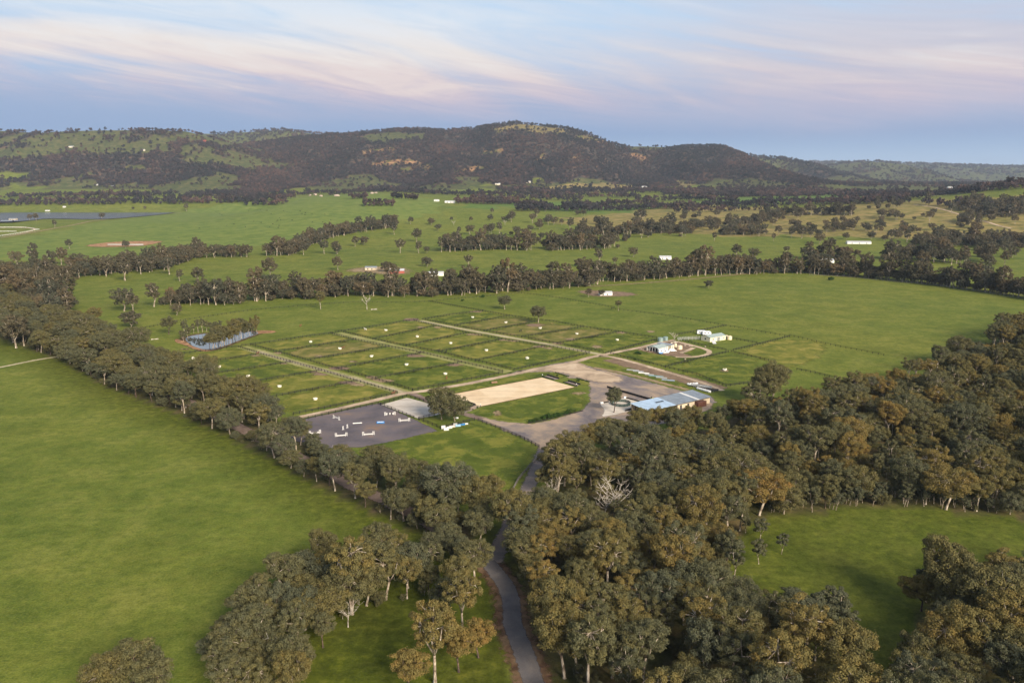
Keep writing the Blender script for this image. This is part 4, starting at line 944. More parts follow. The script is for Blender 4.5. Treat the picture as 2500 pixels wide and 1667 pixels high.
# ---- lines of trees in the middle distance
def line_trees(pts, width, step, rows, seed, hmin=.8, hmax=1.15):
    rows += 1; width *= 1.25
    rd = random.Random(seed); pts = [G(*p) for p in pts]; out = []
    for r in range(rows):
        q = resample(pts, step)
        for i, p in enumerate(q):
            x = p.x + rd.uniform(-.5, .5) * step; y = p.y + (rd.random() if rows == 1 else (r + rd.random()) / rows) * width
            if rd.random() < 0.05 or vnoise(x / 45, y / 45, seed) < .07: continue
            out.append((x, y, h1(x, y), rd.uniform(hmin, hmax) * rd.choice((.45, .6, .75, .9, 1, 1, 1.15, 1.3))))
    return out
MID = []
MID += line_trees(P(Z4, (1100, 405), (1500, 405), (1900, 368), (2150, 362)) + P(Z5, (200, 240), (500, 262), (900, 250), (1300, 228), (1700, 200), (2100, 176)) + P(Z6, (450, 140), (900, 108), (1250, 78)) + P(Z7, (0, 272), (300, 272), (700, 298), (1000, 328), (1500, 380), (2000, 445), (2352, 500), (2700, 560)), 26, 7.0, 3, 11, .8, 1.12)
MID += line_trees([(-150, 715), (0, 690), (130, 685), (250, 672), (400, 655)], 34, 7.5, 3, 12, .8, 1.1)
MID += line_trees([(450, 632), (560, 630), (700, 625), (740, 605), (800, 582), (870, 570), (960, 556)], 40, 9, 3, 13, .8, 1.1)
MID += line_trees([(400, 655), (450, 636), (455, 630)], 30, 9, 3, 23, .8, 1.1)
MID += line_trees(P(Z2, (780, 930), (1100, 915), (1500, 922), (1950, 905)), 34, 8, 3, 14, .8, 1.2)
MID += line_trees(P(Z2, (1700, 830), (1950, 820), (2352, 800)) + P(Z3, (100, 805)), 45, 9, 3, 15, .85, 1.2)
MID += line_trees(P(Z3, (110, 770), (400, 760), (600, 740)), 40, 9, 2, 16, .85, 1.15)
MID += line_trees(P(Z3, (550, 735), (720, 710)), 35, 9, 2, 17, .9, 1.15)
MID += line_trees(P(Z3, (690, 690), (900, 680), (1200, 682)), 30, 9, 2, 18, .85, 1.15)
MID += line_trees(P(Z3, (350, 815), (600, 815)), 26, 8, 2, 19, .8, 1.2)
MID += line_trees(P(Z3, (1740, 900), (2000, 890), (2352, 905), (2700, 900)), 60, 8, 4, 20, .9, 1.2)
MID += line_trees(P(Z3, (1450, 985), (1600, 980), (1860, 1000)), 24, 8, 2, 24, .9, 1.25)
MID += line_trees(P(Z3, (940, 985), (1180, 985)), 20, 8, 2, 25, .8, 1.1)
MID += line_trees(P(Z3, (2180, 700), (2352, 680), (2600, 670)), 130, 9, 9, 21, .9, 1.25)
MID += line_trees([(-100, 705), (0, 725), (60, 748), (120, 775)], 36, 8, 4, 22, .9, 1.2)
# trees dotted over the dry rise and the valley paddocks
def dots(poly, n, seed, smin=.6, smax=1.15):
    rd = random.Random(seed); out = []; xs = [p[0] for p in poly]; ys = [p[1] for p in poly]
    while len(out) < n:
        q = (rd.uniform(min(xs), max(xs)), rd.uniform(min(ys), max(ys)))
        if not inpoly(np.array([q[0]]), np.array([q[1]]), poly)[0]: continue
        p = G(*q)
        if vnoise(p.x / 120, p.y / 160, seed) < .38: continue
        for _ in range(rd.choice((1, 1, 2, 3))):
            x = p.x + rd.uniform(-9, 9); y = p.y + rd.uniform(-9, 9); out.append((x, y, h1(x, y), rd.uniform(smin, smax)))
    return out
MID += dots([(1650, 520), (1900, 512), (2250, 490), (2500, 480), (2500, 600), (2150, 585), (1700, 575)], 150, 61)
MID += dots([(1300, 530), (1650, 515), (1700, 575), (1500, 600), (1300, 560)], 50, 62)
MID += dots([(2150, 600), (2500, 590), (2500, 655), (2250, 650)], 40, 63, .8, 1.2)
MID += dots([(1050, 520), (1350, 520), (1350, 600), (1080, 600)], 30, 64)
MID += dots([(0, 640), (420, 630), (420, 690), (0, 700)], 25, 65, .8, 1.2)
# lone far trees that the photo shows one by one
LONE = []
for z, pts in ((Z2, [(560, 740), (700, 745), (745, 785), (835, 720), (968, 725), (1100, 715), (1240, 725), (1160, 800), (1240, 815), (960, 810), (1095, 780), (600, 860), (185, 890), (245, 880), (60, 940), (490, 935), (615, 935), (670, 935), (795, 850), (855, 890), (1020, 840), (450, 810), (1370, 790), (1430, 775), (1490, 745), (1580, 745), (1640, 780), (1740, 785), (1820, 740), (70, 1052), (395, 1062), (670, 1026), (950, 1027), (2065, 962), (2190, 995), (1940, 1015), (1700, 1025), (1830, 1003)]),
               (Z1, [(470, 906), (850, 900), (2050, 945), (2190, 940), (2280, 942), (690, 705), (200, 716), (245, 716), (1260, 652), (370, 762), (900, 640), (980, 640)]),
               (Z4, [(1215, 240), (1340, 252), (1830, 220), (840, 442), (900, 440), (1040, 412), (885, 552), (110, 690), (1195, 470)]),
               (Z3, [(410, 965), (745, 932), (860, 965), (1040, 925), (530, 975), (260, 852), (660, 852), (970, 872), (1220, 965), (2120, 1045), (1970, 1052), (60, 672), (275, 692), (825, 705), (1040, 742), (1070, 788), (780, 832), (850, 836), (910, 832), (1150, 842), (1320, 842), (1410, 852), (1500, 842), (1560, 862), (1640, 862), (1380, 692), (1610, 712), (1670, 692), (1730, 782), (1800, 782), (1910, 762), (2035, 792), (2290, 737), (1980, 722), (1860, 667), (1530, 752), (1740, 672), (2060, 692), (2130, 722)]),
               (Z6, [(1275, 178), (290, 252), (400, 242)])):
    for q in pts: LONE.append(G(*P(z, q)[0]))
for k, p in enumerate(LONE):
    i = rt.choice((0, 0, 1, 2, 3, 4, 4, 6)); s = rt.choice((.5, .65, .8, .9, 1, 1.1, 1.25)) * rt.uniform(.92, 1.08); t = rt.uniform(0.05, .55)
    me = mids[i]
    o = thing('paddock_tree', tree_label(p.x, p.y, p.z + 8 * s, 'lone %s' % ('grey-green' if t < .3 else 'brown-olive'), 'the far paddocks'), 'tree', p, rt.random() * 6.28, 'lone trees in the far paddocks')
    o.scale = (s, s, s); link('trunk', MCROWN[i][1], o); c = link('crown', MCROWN[i][0], o); c['tint'] = t
pts = np.array([(m[0], m[1], m[2]) for m in MID])
scatter('tree_lines', 'long dark belts of gum trees along the creek and far fences', 'tree belts', pts, [m[3] for m in MID], np.clip(rng.normal(.32, .2, len(MID)), 0, 1), C_MID, len(mids))

# ---- far woods: valley belts and the forested range
FARP = []
for pts_, wd, st, rw in (([(1114, 499), (1252, 500), (1330, 508)], 70, 11, 3), ([(1300, 484), (1420, 482), (1560, 484)], 50, 12, 2), ([(1560, 492), (1700, 490), (1800, 494)], 40, 12, 2), ([(1400, 468), (1500, 470), (1620, 466)], 70, 13, 2), ([(1900, 476), (2050, 474), (2200, 482)], 50, 13, 2), ([(1150, 486), (1300, 488), (1420, 492)], 50, 12, 2), ([(1700, 486), (1850, 482), (1950, 484)], 40, 13, 2), ([(1266, 517), (1450, 516), (1610, 511), (1650, 510)], 60, 11, 3), ([(1650, 511), (1867, 504), (2011, 501), (2228, 496)], 70, 11, 3), ([(2050, 500), (2150, 494), (2300, 480)], 120, 11, 5), ([(1270, 477), (1400, 474), (1560, 474), (1700, 470)], 140, 13, 4), ([(0, 484), (150, 481), (330, 482), (400, 479)], 45, 12, 2), ([(-200, 508), (0, 504), (150, 502), (290, 503)], 60, 11, 3), ([(320, 499), (420, 500), (560, 497), (700, 491)], 60, 11, 3), ([(420, 486), (560, 484), (720, 478), (800, 472)], 50, 12, 2), ([(800, 478), (900, 470), (1060, 476), (1250, 480)], 80, 12, 3), ([(1650, 478), (1750, 472), (1900, 468), (2050, 468)], 120, 13, 4), ([(2400, 470), (2500, 462), (2700, 455)], 160, 12, 8), ([(2050, 480), (2200, 473), (2400, 470)], 60, 12, 3), ([(600, 505), (640, 502), (690, 500)], 18, 12, 1), ([(860, 487), (890, 485)], 40, 10, 3), ([(890, 505), (955, 505)], 30, 10, 3), ([(960, 484), (1015, 490)], 20, 11, 2), ([(1900, 512), (1650, 520)], 20, 14, 1), ([(2300, 505), (2500, 520)], 60, 16, 2), ([(1380, 505), (1500, 503), (1600, 500)], 30, 12, 2)):
    FARP += line_trees(pts_, wd, st, rw, int(pts_[0][0]) + wd, 1.0, 1.45)
FARP = [(a, b, c, d) for (a, b, c, d) in FARP]
rg = np.random.default_rng(5)
n = 215000
yy = 2350 + (11000 - 2350) * rg.random(n) ** 2.2; xx = (rg.random(n) * 2 - 1) * (0.68 * yy + 60)
zz_ = hgrid(xx, yy); dens, g_, d_, r_, px_, py_ = cover(xx, yy, zz_)
# leave out what the ridges hide
nx = (hgrid(xx + 20, yy) - hgrid(xx - 20, yy)) / 40; ny = (hgrid(xx, yy + 20) - hgrid(xx, yy - 20)) / 40
facing = (-(nx * -xx + ny * -yy) + (CAM_H - zz_)) / np.hypot(xx, yy)
keep = (rg.random(n) < dens) & (facing > -0.05) & (px_ > -60) & (px_ < 2560)
xx, yy, zz_ = xx[keep], yy[keep], zz_[keep]
fp = np.concatenate([np.array([f[:3] for f in FARP]), np.stack([xx, yy, zz_], 1)])
fs_ = np.concatenate([np.array([f[3] for f in FARP]), (0.75 + 0.5 * rg.random(len(xx))) * np.interp(yy, [2900, 4500, 7000, 11000], [.95, 1.05, 1.5, 2.2])])
ft = np.clip(rg.normal(.40, .20, len(fp)) + (fbm(fp[:, 0] / 160, fp[:, 1] / 320, 3, 4) - .5) * 1.3, 0, 1)
scatter('forest', 'dark brown-purple forest covering the range and valley floor', 'forest', fp, fs_, ft, C_FAR, len(fars))
print('far trees', len(fp), 'mid', len(MID), 'lone', len(LONE))

# ---- dead trees
def dead_tree(seed, H, n=10):
    rd = random.Random(seed); mb = MB()
    top = Vector((rd.uniform(-.6, .6), rd.uniform(-.6, .6), H * .55))
    mb.tube([(0, 0, -.3), (0, 0, H * .2), top], [H * .024, H * .017, H * .011], 6)
    for i in range(n):
        an = 6.283 * i / n + rd.uniform(-.4, .4); st = Vector((0, 0, H * .2)).lerp(top, rd.uniform(.3, 1)); L = H * rd.uniform(.3, .55)
        e = st + Vector((math.cos(an) * L * .75, math.sin(an) * L * .75, L * rd.uniform(.5, 1))); m = st.lerp(e, .5) + Vector((rd.uniform(-.4, .4), rd.uniform(-.4, .4), -.4))
        mb.tube([st, m, e], [H * .008, H * .006, H * .002], 5, False)
        for j in range(7):
            t = rd.uniform(.2, .95); s2 = m.lerp(e, t); e2 = s2 + Vector((rd.uniform(-1, 1), rd.uniform(-1, 1), rd.uniform(.1, 1))) * L * .32
            mb.tube([s2, s2.lerp(e2, .5) + Vector((0, 0, -.15)), e2], [H * .004, H * .003, H * .0015], 4, False)
    me = mb.mesh('dead_tree'); me.materials.append(DEAD); return me
DM = [dead_tree(50 + i, 12) for i in range(3)]
for (px_, py_, i, s, l) in ((896, 756, 0, 1.15, 'bare white dead gum standing in the top paddock'), (1500, 1268, 1, 1.25, 'large bare white dead gum in the eastern wood'), (1475, 1275, 2, 1.0, 'smaller bare dead gum beside the large white one in the wood'), (1345, 1225, 2, .7, 'small white dead tree leaning over the driveway'), (1645, 838, 1, .75, 'bleached dead tree behind the house yard'), (700, 1640, 0, .8, 'white dead gum at the edge of the lone grove'), (850, 1530, 2, .6, 'thin dead sapling right of the lone grove'), (331, 925, 1, .75, 'pale dead gum in the roadside belt near the dam corner'), (823, 1140, 2, .7, 'grey dead gum in the belt below the jump arena'), (1108, 551, 0, .9, 'far white dead tree in the centre paddocks'), (1233, 550, 2, 1.0, 'far bare white stag tree in the centre paddocks')):
    p = G(px_, py_); o = link('dead_tree', DM[i], None, p, rt.random() * 6.28); o.scale = (s, s, s); tag(o, l, 'dead tree')
# ------------------------------------------------------------------ fences
BLACK = mat('black_timber', (0.022, 0.021, 0.020), 0.8, var=0.2)
GREYW = mat('grey_timber', (0.22, 0.20, 0.18), 0.85, var=0.2)
WHITEP = mat('white_paint', (0.78, 0.77, 0.74), 0.5, var=0.05)
POSTM = {}
def post_mesh(w, h, m):
    k = (w, h, m.name)
    if k not in POSTM:
        me = MB().box((0, 0, h / 2 - .05), (w, w, h + .1), 0, 0.97).mesh('post'); me.materials.append(m); POSTM[k] = me
    return POSTM[k]
def fence(pts, label, h=1.45, rails=3, step=3.2, m=None, pw=0.21, rw=0.13, group='post-and-rail fences of the paddocks', net=False):
    m = m or BLACK
    pts = [Vector((p[0], p[1], 0)) for p in pts]
    for p in pts: p.z = h1(p.x, p.y) if p.y > 890 else 0
    o = thing('fence', label, 'fence', pts[0], 0, group); p0 = pts[0]
    pm = post_mesh(pw, h, m)
    for a, b in zip(pts[:-1], pts[1:]):
        n = max(1, round((b - a).length / step)); rz = math.atan2(b.y - a.y, b.x - a.x)
        for i in range(n + (1 if b is pts[-1] else 0)):
            q = a.lerp(b, i / n)
            if q.y > 890: q.z = h1(q.x, q.y)
            link('post', pm, o, q - p0, rz)
    for r in range(rails):
        z = h * (0.94 - r * 0.82 / max(rails, 2)); mb = MB()
        for a, b in zip(pts[:-1], pts[1:]):
            n = max(1, int((b - a).length / 40)) if a.y > 890 else 1
            for i in range(n):
                u = a.lerp(b, i / n); v = a.lerp(b, (i + 1) / n)
                if u.y > 890: u.z = h1(u.x, u.y); v.z = h1(v.x, v.y)
                mb.bar(u - p0 + Vector((0, 0, z)), v - p0 + Vector((0, 0, z)), 0.06, rw)
        mb.build('rail', m, o)
    return o
D = lambda z, *p: GP(z, *p)
FENCES = [
    (D(Z12, (0, 437), (250, 400), (450, 375), (650, 345), (715, 345)), 'black rail fence along the foot of the dam'),
    (D(Z12, (740, 332), (830, 325), (1100, 285), (1400, 240), (1620, 212)), 'black rail fence along the top of the dam-side paddock block'),
    (D(Z12, (1640, 203), (1700, 195), (2000, 150), (2352, 92)) + D(Z5, (740, 440)), 'black rail fence along the top of the middle paddock block'),
    (D(Z5, (775, 440), (1000, 402), (1270, 370)), 'black rail fence along the top of the eastern paddock block'),
    (D(Z12, (715, 345), (930, 412), (1230, 492), (1510, 570), (1850, 672), (2235, 785)), 'black rail fence on the dam side of the lane nearest the dam'),
    (D(Z12, (830, 325), (1000, 370), (1180, 418), (1380, 475), (1640, 548), (1830, 600), (2030, 655)) + D(Z5, (695, 1020)), 'black rail fence on the far side of the lane nearest the dam'),
    (D(Z12, (185, 522), (880, 420)), 'first cross fence from the dam, west of its lane'), (D(Z12, (450, 607), (1215, 490)), 'second cross fence from the dam, west of its lane'),
    (D(Z12, (640, 715), (1510, 572)), 'third cross fence from the dam, west of its lane'), (D(Z12, (1020, 828), (1850, 674)), 'fourth cross fence from the dam, west of its lane'),
    (D(Z12, (1240, 992), (2235, 788)), 'black rail fence between the lowest western paddock and the track'),
    (D(Z12, (1110, 387), (1840, 272)), 'highest cross fence in the block between the first two lanes'), (D(Z12, (1400, 467), (2160, 342)), 'second cross fence in the block between the first two lanes'),
    (D(Z5, (75, 843), (790, 713)), 'third cross fence in the block between the first two lanes'), (D(Z5, (393, 922), (1100, 793)), 'fourth cross fence in the block between the first two lanes'),
    (D(Z5, (700, 1022), (1437, 878)), 'black rail fence above the gravel track, opposite the golden arena'),
    (D(Z5, (20, 552), (230, 607), (500, 662), (790, 716), (1100, 792), (1437, 868)), 'black rail fence on the near side of the middle lane'),
    (D(Z5, (130, 542), (370, 600), (620, 652), (910, 706), (1210, 777), (1530, 852)), 'black rail fence on the far side of the middle lane'),
    (D(Z5, (370, 602), (890, 492)), 'highest cross fence between the middle and far lanes'), (D(Z5, (640, 654), (1140, 552)), 'second cross fence between the middle and far lanes'),
    (D(Z5, (912, 706), (1430, 603)), 'third cross fence between the middle and far lanes'), (D(Z5, (1212, 779), (1780, 660)), 'fourth cross fence between the middle and far lanes'),
    (D(Z5, (1530, 854), (2150, 716)), 'black rail fence above the gravel apron'),
    (D(Z5, (710, 450), (890, 490), (1130, 546), (1430, 602), (1790, 658), (2150, 712)), 'black rail fence on the near side of the far lane'),
    (D(Z5, (800, 442), (1040, 491), (1330, 542), (1590, 583), (1880, 637), (2260, 708)), 'black rail fence on the far side of the far lane'),
    (D(Z5, (1042, 491), (1490, 411)), 'highest cross fence of the eastern block'), (D(Z5, (1285, 533), (1720, 456)), 'second cross fence of the eastern block, left of the round tree'),
    (D(Z5, (1592, 583), (2100, 501)), 'third cross fence of the eastern block'), (D(Z6, (34, 637), (540, 542)), 'fourth cross fence of the eastern block'), (D(Z6, (432, 717), (850, 606)), 'black rail fence between the eastern block and the house track'),
    (D(Z5, (1272, 370), (1490, 410), (1700, 440), (1850, 456), (2100, 501)) + D(Z6, (540, 542), (850, 592)), 'long black rail fence on the outer side of the eastern block'),
    (D(Z5, (830, 291), (1275, 370)), 'black rail fence from the boundary down to the eastern block'),
    (D(Z6, (470, 720), (700, 778), (920, 832)), 'black rail fence along the drive below the house lawn'), (D(Z6, (922, 834), (1180, 892), (1420, 987), (1600, 962)), 'black rail fence along the storage strip below the house paddock'),
    (D(Z6, (922, 828), (1180, 766), (1440, 706)), 'black rail fence between the house lawn and its paddock'), (D(Z6, (1460, 706), (1700, 761), (1770, 778)), 'black rail fence running to the big dark tree'),
    (D(Z6, (1480, 692), (1700, 641), (1940, 580)), 'black rail fence right of the cream shed paddock'), (D(Z6, (1010, 566), (1200, 533), (1420, 490)), 'black rail fence behind the white trailers'),
    (D(Z6, (1060, 612), (1190, 645), (1420, 692)), 'black rail fence below the cream shed'), (D(Z6, (1475, 597), (1700, 641)), 'short black rail fence right of the cream tank'),
    (D(Z6, (2000, 851), (2150, 881), (2310, 922)), 'black rail fence right of the big dark tree'),
    (D(Z8, (120, 492), (400, 430), (750, 357), (768, 366)), 'black rail fence along the top of the jump arena'),
    (D(Z8, (770, 366), (985, 297), (1195, 358)), 'black rail fence round the far sides of the pale sand arena'), (D(Z8, (772, 367), (1045, 477)), 'black rail fence between the jump arena and the pale sand arena'),
    (D(Z8, (1082, 487), (1210, 452)), 'short black rail fence below the pale sand arena'), (D(Z8, (1088, 489), (1268, 560), (1540, 492)), 'black rail fence in front of the spreading arena tree'),
    (D(Z8, (1570, 497), (1750, 567), (1950, 652), (2070, 716)), 'dark netted rail fence between the entrance paddock and the yard'),
]
for pts, lab in FENCES: fence(pts, lab)
fence(D(Z8, (2092, 770), (2040, 835), (1990, 880), (1900, 985), (1835, 1110)) + D(ZB, (670, 350)), 'weathered grey rail fence curving along the entrance driveway', 1.4, 4, 2.6, GREYW, .24, .17, 'fences by the driveway')
for pts, lab in ((P(Z4, (900, 575), (1220, 507), (1700, 437), (2100, 402), (2352, 387)) + P(Z5, (330, 297), (560, 301), (830, 291), (1100, 266), (1590, 221)), 'post-and-rail boundary fence along the top of the property'),
                 (P(Z5, (1592, 221), (1900, 262), (2352, 342)) + P(Z6, (480, 352), (860, 397), (1200, 452), (1420, 491), (1940, 581)) + P(Z7, (110, 862), (500, 952), (1010, 1052)), 'post-and-rail boundary fence down the eastern side'),
                 (P(Z7, (300, 282), (700, 303), (1000, 338), (1500, 382), (2000, 455), (2352, 515)), 'far wire fence below the creek trees right of the property')):
    fence([G(*p) for p in pts], lab, 1.3, 2, 4.0, GREYW if 'wire' in lab else BLACK, .2, .1, 'boundary fences')
YARDP = mat('galvanised_rail', (0.48, 0.48, 0.47), 0.4, 0.3, 0.05)
fence(D(ZH, (815, 385), (960, 372), (1240, 362)), 'pale galvanised yard rails left of the cream shed', 1.7, 4, 2.4, YARDP, .12, .08, 'yard rails')
fence(D(ZH, (830, 408), (1020, 396), (1240, 388)), 'pale galvanised yard rails nearer the house, left of the cream shed', 1.7, 4, 2.4, YARDP, .12, .08, 'yard rails')
for pts, lab in (([(0, 556), (62, 556), (96, 561), (0, 577)], 'white rail fence of the far horse yards by the lake'), ([(0, 566), (40, 566)], 'short white rail fence inside the far horse yards')):
    fence([G(*p) for p in pts], lab, 1.6, 2, 8.0, WHITEP, .3, .3, 'far white fences')

# ------------------------------------------------------------------ low black walls, edging, bollards
def low_wall(pts, h, w, label, m=BLACK, name='retaining_wall', cat='wall'):
    p0 = Vector(pts[0]); o = thing(name, label, cat, p0)
    for a, b in zip(pts[:-1], pts[1:]):
        L = (b - a).length; n = max(1, round(L / 4))
        for i in range(n):
            u = a.lerp(b, i / n + .002); v = a.lerp(b, (i + 1) / n - .002)
            for k in range(2): MB().bar(u - p0 + Vector((0, 0, h * (.27 + .5 * k))), v - p0 + Vector((0, 0, h * (.27 + .5 * k))), w, h * .48).build('sleeper', m, o)
    return o
low_wall(D(ZL, (910, 262), (1120, 322), (1345, 386)), 1.1, .35, 'long low black sleeper wall across the yard')
low_wall(D(ZL, (1085, 359), (1255, 407)), .7, .3, 'black sleeper wall beside the sand pad, near the shed')
low_wall(D(ZL, (860, 412), (925, 398)), .6, .3, 'short black sleeper wall left of the sand pad')
low_wall(D(ZL, (1085, 487), (1190, 458)), .9, .3, 'black sleeper wall leading to the open shed front')
low_wall(D(ZD, (1610, 115), (1780, 163)), .5, .3, 'black sleeper edge of the upper arena entrance'); low_wall(D(ZD, (1680, 100), (1850, 147)), .9, .35, 'taller black sleeper wall behind the upper arena entrance')
low_wall(D(ZD, (1912, 197), (2110, 256)), .5, .3, 'black sleeper edge of the lower arena entrance'); low_wall(D(ZD, (1982, 182), (2157, 233)), .9, .35, 'taller black sleeper wall behind the lower arena entrance')
low_wall(D(ZD, (540, 482), (652, 522), (505, 585)), .7, .3, 'black sleeper corner at the near end of the golden arena')
low_wall([ARENA[0], ARENA[1]], .28, .14, 'brown edge board along the near side of the golden arena', mat('brown_board', (0.10, 0.06, 0.035), .8), 'arena_edging', 'edging')
low_wall([ARENA[3], ARENA[2]], .28, .14, 'brown edge board along the far side of the golden arena', MATS['brown_board'], 'arena_edging', 'edging')
low_wall(D(ZL, (155, 603), (300, 578), (480, 530), (680, 482)), .45, .3, 'black sleeper edge in front of the shrub bed')
cen = G(*P(ZL, (1042, 420))[0]); rr = 4.6; o = thing('round_yard', 'small dark green round yard beside the yard tree', 'round yard', cen)
GREENR = mat('dark_green_rail', (0.03, 0.06, 0.05), .6)
for k in range(14):
    t = 6.283 * k / 14; t2 = 6.283 * (k + 1) / 14
    a = Vector((rr * math.cos(t), rr * math.sin(t), 0)); b = Vector((rr * math.cos(t2), rr * math.sin(t2), 0))
    link('post', post_mesh(.12, 1.5, GREENR), o, a)
    mb = MB()
    for z in (.3, .75, 1.2): mb.bar(a + Vector((0, 0, z)), b + Vector((0, 0, z)), .08, .36)
    mb.build('panel', GREENR, o)
for (z, u, v, l) in ((ZD, 1613, 116, 'white-topped black bollard at the upper arena entrance'), (ZD, 2101, 250, 'white-topped black bollard at the lower arena entrance'), (ZD, 722, 548, 'white-topped bollard at the near end of the golden arena')):
    p = D(z, (u, v))[0]; o = thing('bollard', l, 'bollard', p); MB().tube([(0, 0, -.05), (0, 0, 1.0)], [.16, .16], 8).build('shaft', BLACK, o); MB().lathe([(.2, 1.0), (.24, 1.15), (.16, 1.4), (.05, 1.5)], 10).build('white_cap', WHITEP, o)
for (z, u, v, l) in ((ZL, 858, 411, 'white concrete block left of the sand pad'), (ZL, 1083, 359, 'white concrete block at the top of the sand pad')):
    p = D(z, (u, v))[0]; MBo = MB().box((0, 0, .4), (1.6, 1.0, .8), .3, .9).build('concrete_block', WHITEP, None, p); tag(MBo, l, 'block')

# ------------------------------------------------------------------ buildings
def wall_mat(nm, c): return mat(nm, c, .55, .0, .05, .6)
CREAM = wall_mat('cream_steel', (0.78, 0.70, 0.52)); CREAM2 = wall_mat('pale_cream', (0.80, 0.78, 0.70)); BEIGE = wall_mat('beige_steel', (0.62, 0.52, 0.38))
ROOFG = mat('pale_green_roof', (0.46, 0.54, 0.50), .35, .3, .06); ROOFZ = mat('zinc_roof', (0.40, 0.44, 0.47), .3, .5, .08, .4); ROOF_SKY = mat('sky_reflection_roof', (0.56, 0.70, 0.84), .25, .3, .05, .4)  # the light blue is the sky's reflection, put into the roof colour
GLASS = mat('dark_glass', (0.02, 0.025, 0.03), .08, 0, .1, 1, .8); REDR = mat('red_roof', (0.36, 0.10, 0.07), .6); STEEL = mat('dark_steel', (0.05, 0.05, 0.055), .6); RUST = mat('rust_red_steel', (0.15, 0.065, 0.045), .6, 0, .15)
def frame3(A, B, C):
    """near corner A, left corner B, right corner C on the ground -> origin, angle of the right-hand side, its length, depth to the left"""
    u = (C - A); u.z = 0; L = u.length; u.normalize(); v = Vector((-u.y, u.x, 0)); Wd = (B - A).dot(v)
    return A, math.atan2(u.y, u.x), L, Wd
def ribbed_roof(o, x0, x1, y0, y1, z0, z1, m, name='roof', rib=1.2, over=.25, panels=None):
    """one slope from y0 (height z0) to y1 (height z1), in sheets with raised ribs"""
    th = .09; n = panels or max(3, int((x1 - x0 + 2 * over) / 3.0)); xs = np.linspace(x0 - over, x1 + over, n + 1)
    for i in range(n):
        mb = MB(); a, b = xs[i], xs[i + 1] - .03
        vs = [(a, y0, z0), (b, y0, z0), (b, y1, z1), (a, y1, z1), (a, y0, z0 + th), (b, y0, z0 + th), (b, y1, z1 + th), (a, y1, z1 + th)]
        mb.add(vs, [(3, 2, 1, 0), (4, 5, 6, 7), (0, 1, 5, 4), (1, 2, 6, 5), (2, 3, 7, 6), (3, 0, 4, 7)])
        for k in range(3):
            xx_ = a + (k + .5) * (b - a) / 3; mb.bar((xx_, y0, z0 + th + .02), (xx_, y1, z1 + th + .02), .08, .05)
        mb.build(name, m(i, n) if callable(m) else m, o)
def windows(o, lst, face):
    """face 'r': on the right-hand long side (y=0); 'g': on the left gable (x=0)"""
    for (s, z, w, h, kind) in lst:
        m = GLASS if kind == 'window' else (ROOFZ if kind == 'door' else STEEL)
        if face == 'r': e = MB().box((s, -.03, z), (w, .05, h)).build(kind, m, o); MB().box((s, -.05, z + h / 2 + .05), (w + .16, .08, .08)).build('frame', WHITEP, e)
        else: e = MB().box((-.03, s, z), (.05, w, h)).build(kind, m, o); MB().box((-.05, s, z + h / 2 + .05), (.08, w + .16, .08)).build('frame', WHITEP, e)
def gable_house(name, label, A, B, C, eave, rise, wm, rm, ridge_along='x', rw=(), gw=(), group=None, open_left=False):
    p, rz, L, Wd = frame3(A, B, C); o = thing(name, label, 'building', p, rz, group)
    if ridge_along == 'x':
        MB().add([(0, 0, 0), (L, 0, 0), (L, 0, eave), (0, 0, eave)], [(0, 1, 2, 3)]).build('side_wall', wm, o); MB().add([(0, Wd, 0), (L, Wd, 0), (L, Wd, eave), (0, Wd, eave)], [(3, 2, 1, 0)]).build('side_wall', wm, o)
        for x, fl in ((0, 1), (L, 0)):
            if open_left and x == 0: continue
            f = (0, 1, 2, 3, 4); MB().add([(x, 0, 0), (x, Wd, 0), (x, Wd, eave), (x, Wd / 2, eave + rise), (x, 0, eave)], [f[::-1] if fl else f]).build('gable_wall', wm, o)
        ribbed_roof(o, 0, L, -.3, Wd / 2, eave - .3 * rise / (Wd / 2), eave + rise, rm); ribbed_roof(o, 0, L, Wd + .3, Wd / 2 + .002, eave - .3 * rise / (Wd / 2), eave + rise, rm)
        MB().bar((-.25, Wd / 2, eave + rise + .12), (L + .25, Wd / 2, eave + rise + .12), .4, .06).build('ridge_cap', rm if not callable(rm) else ROOFZ, o)
    windows(o, rw, 'r'); windows(o, gw, 'g')
    return o, L, Wd
# cream shed with a pale green roof
gable_house('cream_shed', 'cream steel shed with pale green gable roof in the right-hand paddocks', *D(ZH, (1437, 432), (1255, 397), (1735, 386)), 3.0, 1.1, CREAM, ROOFG, rw=[(8.2, 1.25, 2.6, 2.5, 'door'), (3.0, 1.6, .9, .8, 'window'), (13.5, 1.6, .9, .8, 'window')], gw=[(4.2, 1.7, 1.2, 1.0, 'window')])
# house: closed half on the right, open carport on the left
A, B, C = D(ZH, (440, 634), (228, 594), (637, 592)); p, rz, L, Wd = frame3(A, B, C)
o = thing('farm_house', 'white low farm house with pale roof and open carport', 'building', p, rz)
MB().add([(0, 0, 0), (L, 0, 0), (L, 0, 2.7), (0, 0, 2.7)], [(0, 1, 2, 3)]).build('side_wall', CREAM2, o); MB().add([(L, 0, 0), (L, Wd, 0), (L, Wd, 2.7), (L, 0, 2.7)], [(0, 1, 2, 3)]).build('end_wall', CREAM2, o)
MB().add([(0, Wd, 0), (L, Wd, 0), (L, Wd, 2.7), (0, Wd, 2.7)], [(3, 2, 1, 0)]).build('side_wall', CREAM2, o); MB().add([(L * .35, 0.1, 0), (L * .35, Wd - .1, 0), (L * .35, Wd - .1, 2.6), (L * .35, .1, 2.6)], [(3, 2, 1, 0)]).build('inner_wall', STEEL, o)
for k in range(5): MB().box((-.1, Wd * k / 4, 1.35), (.18, .18, 2.7)).build('post', WHITEP, o)
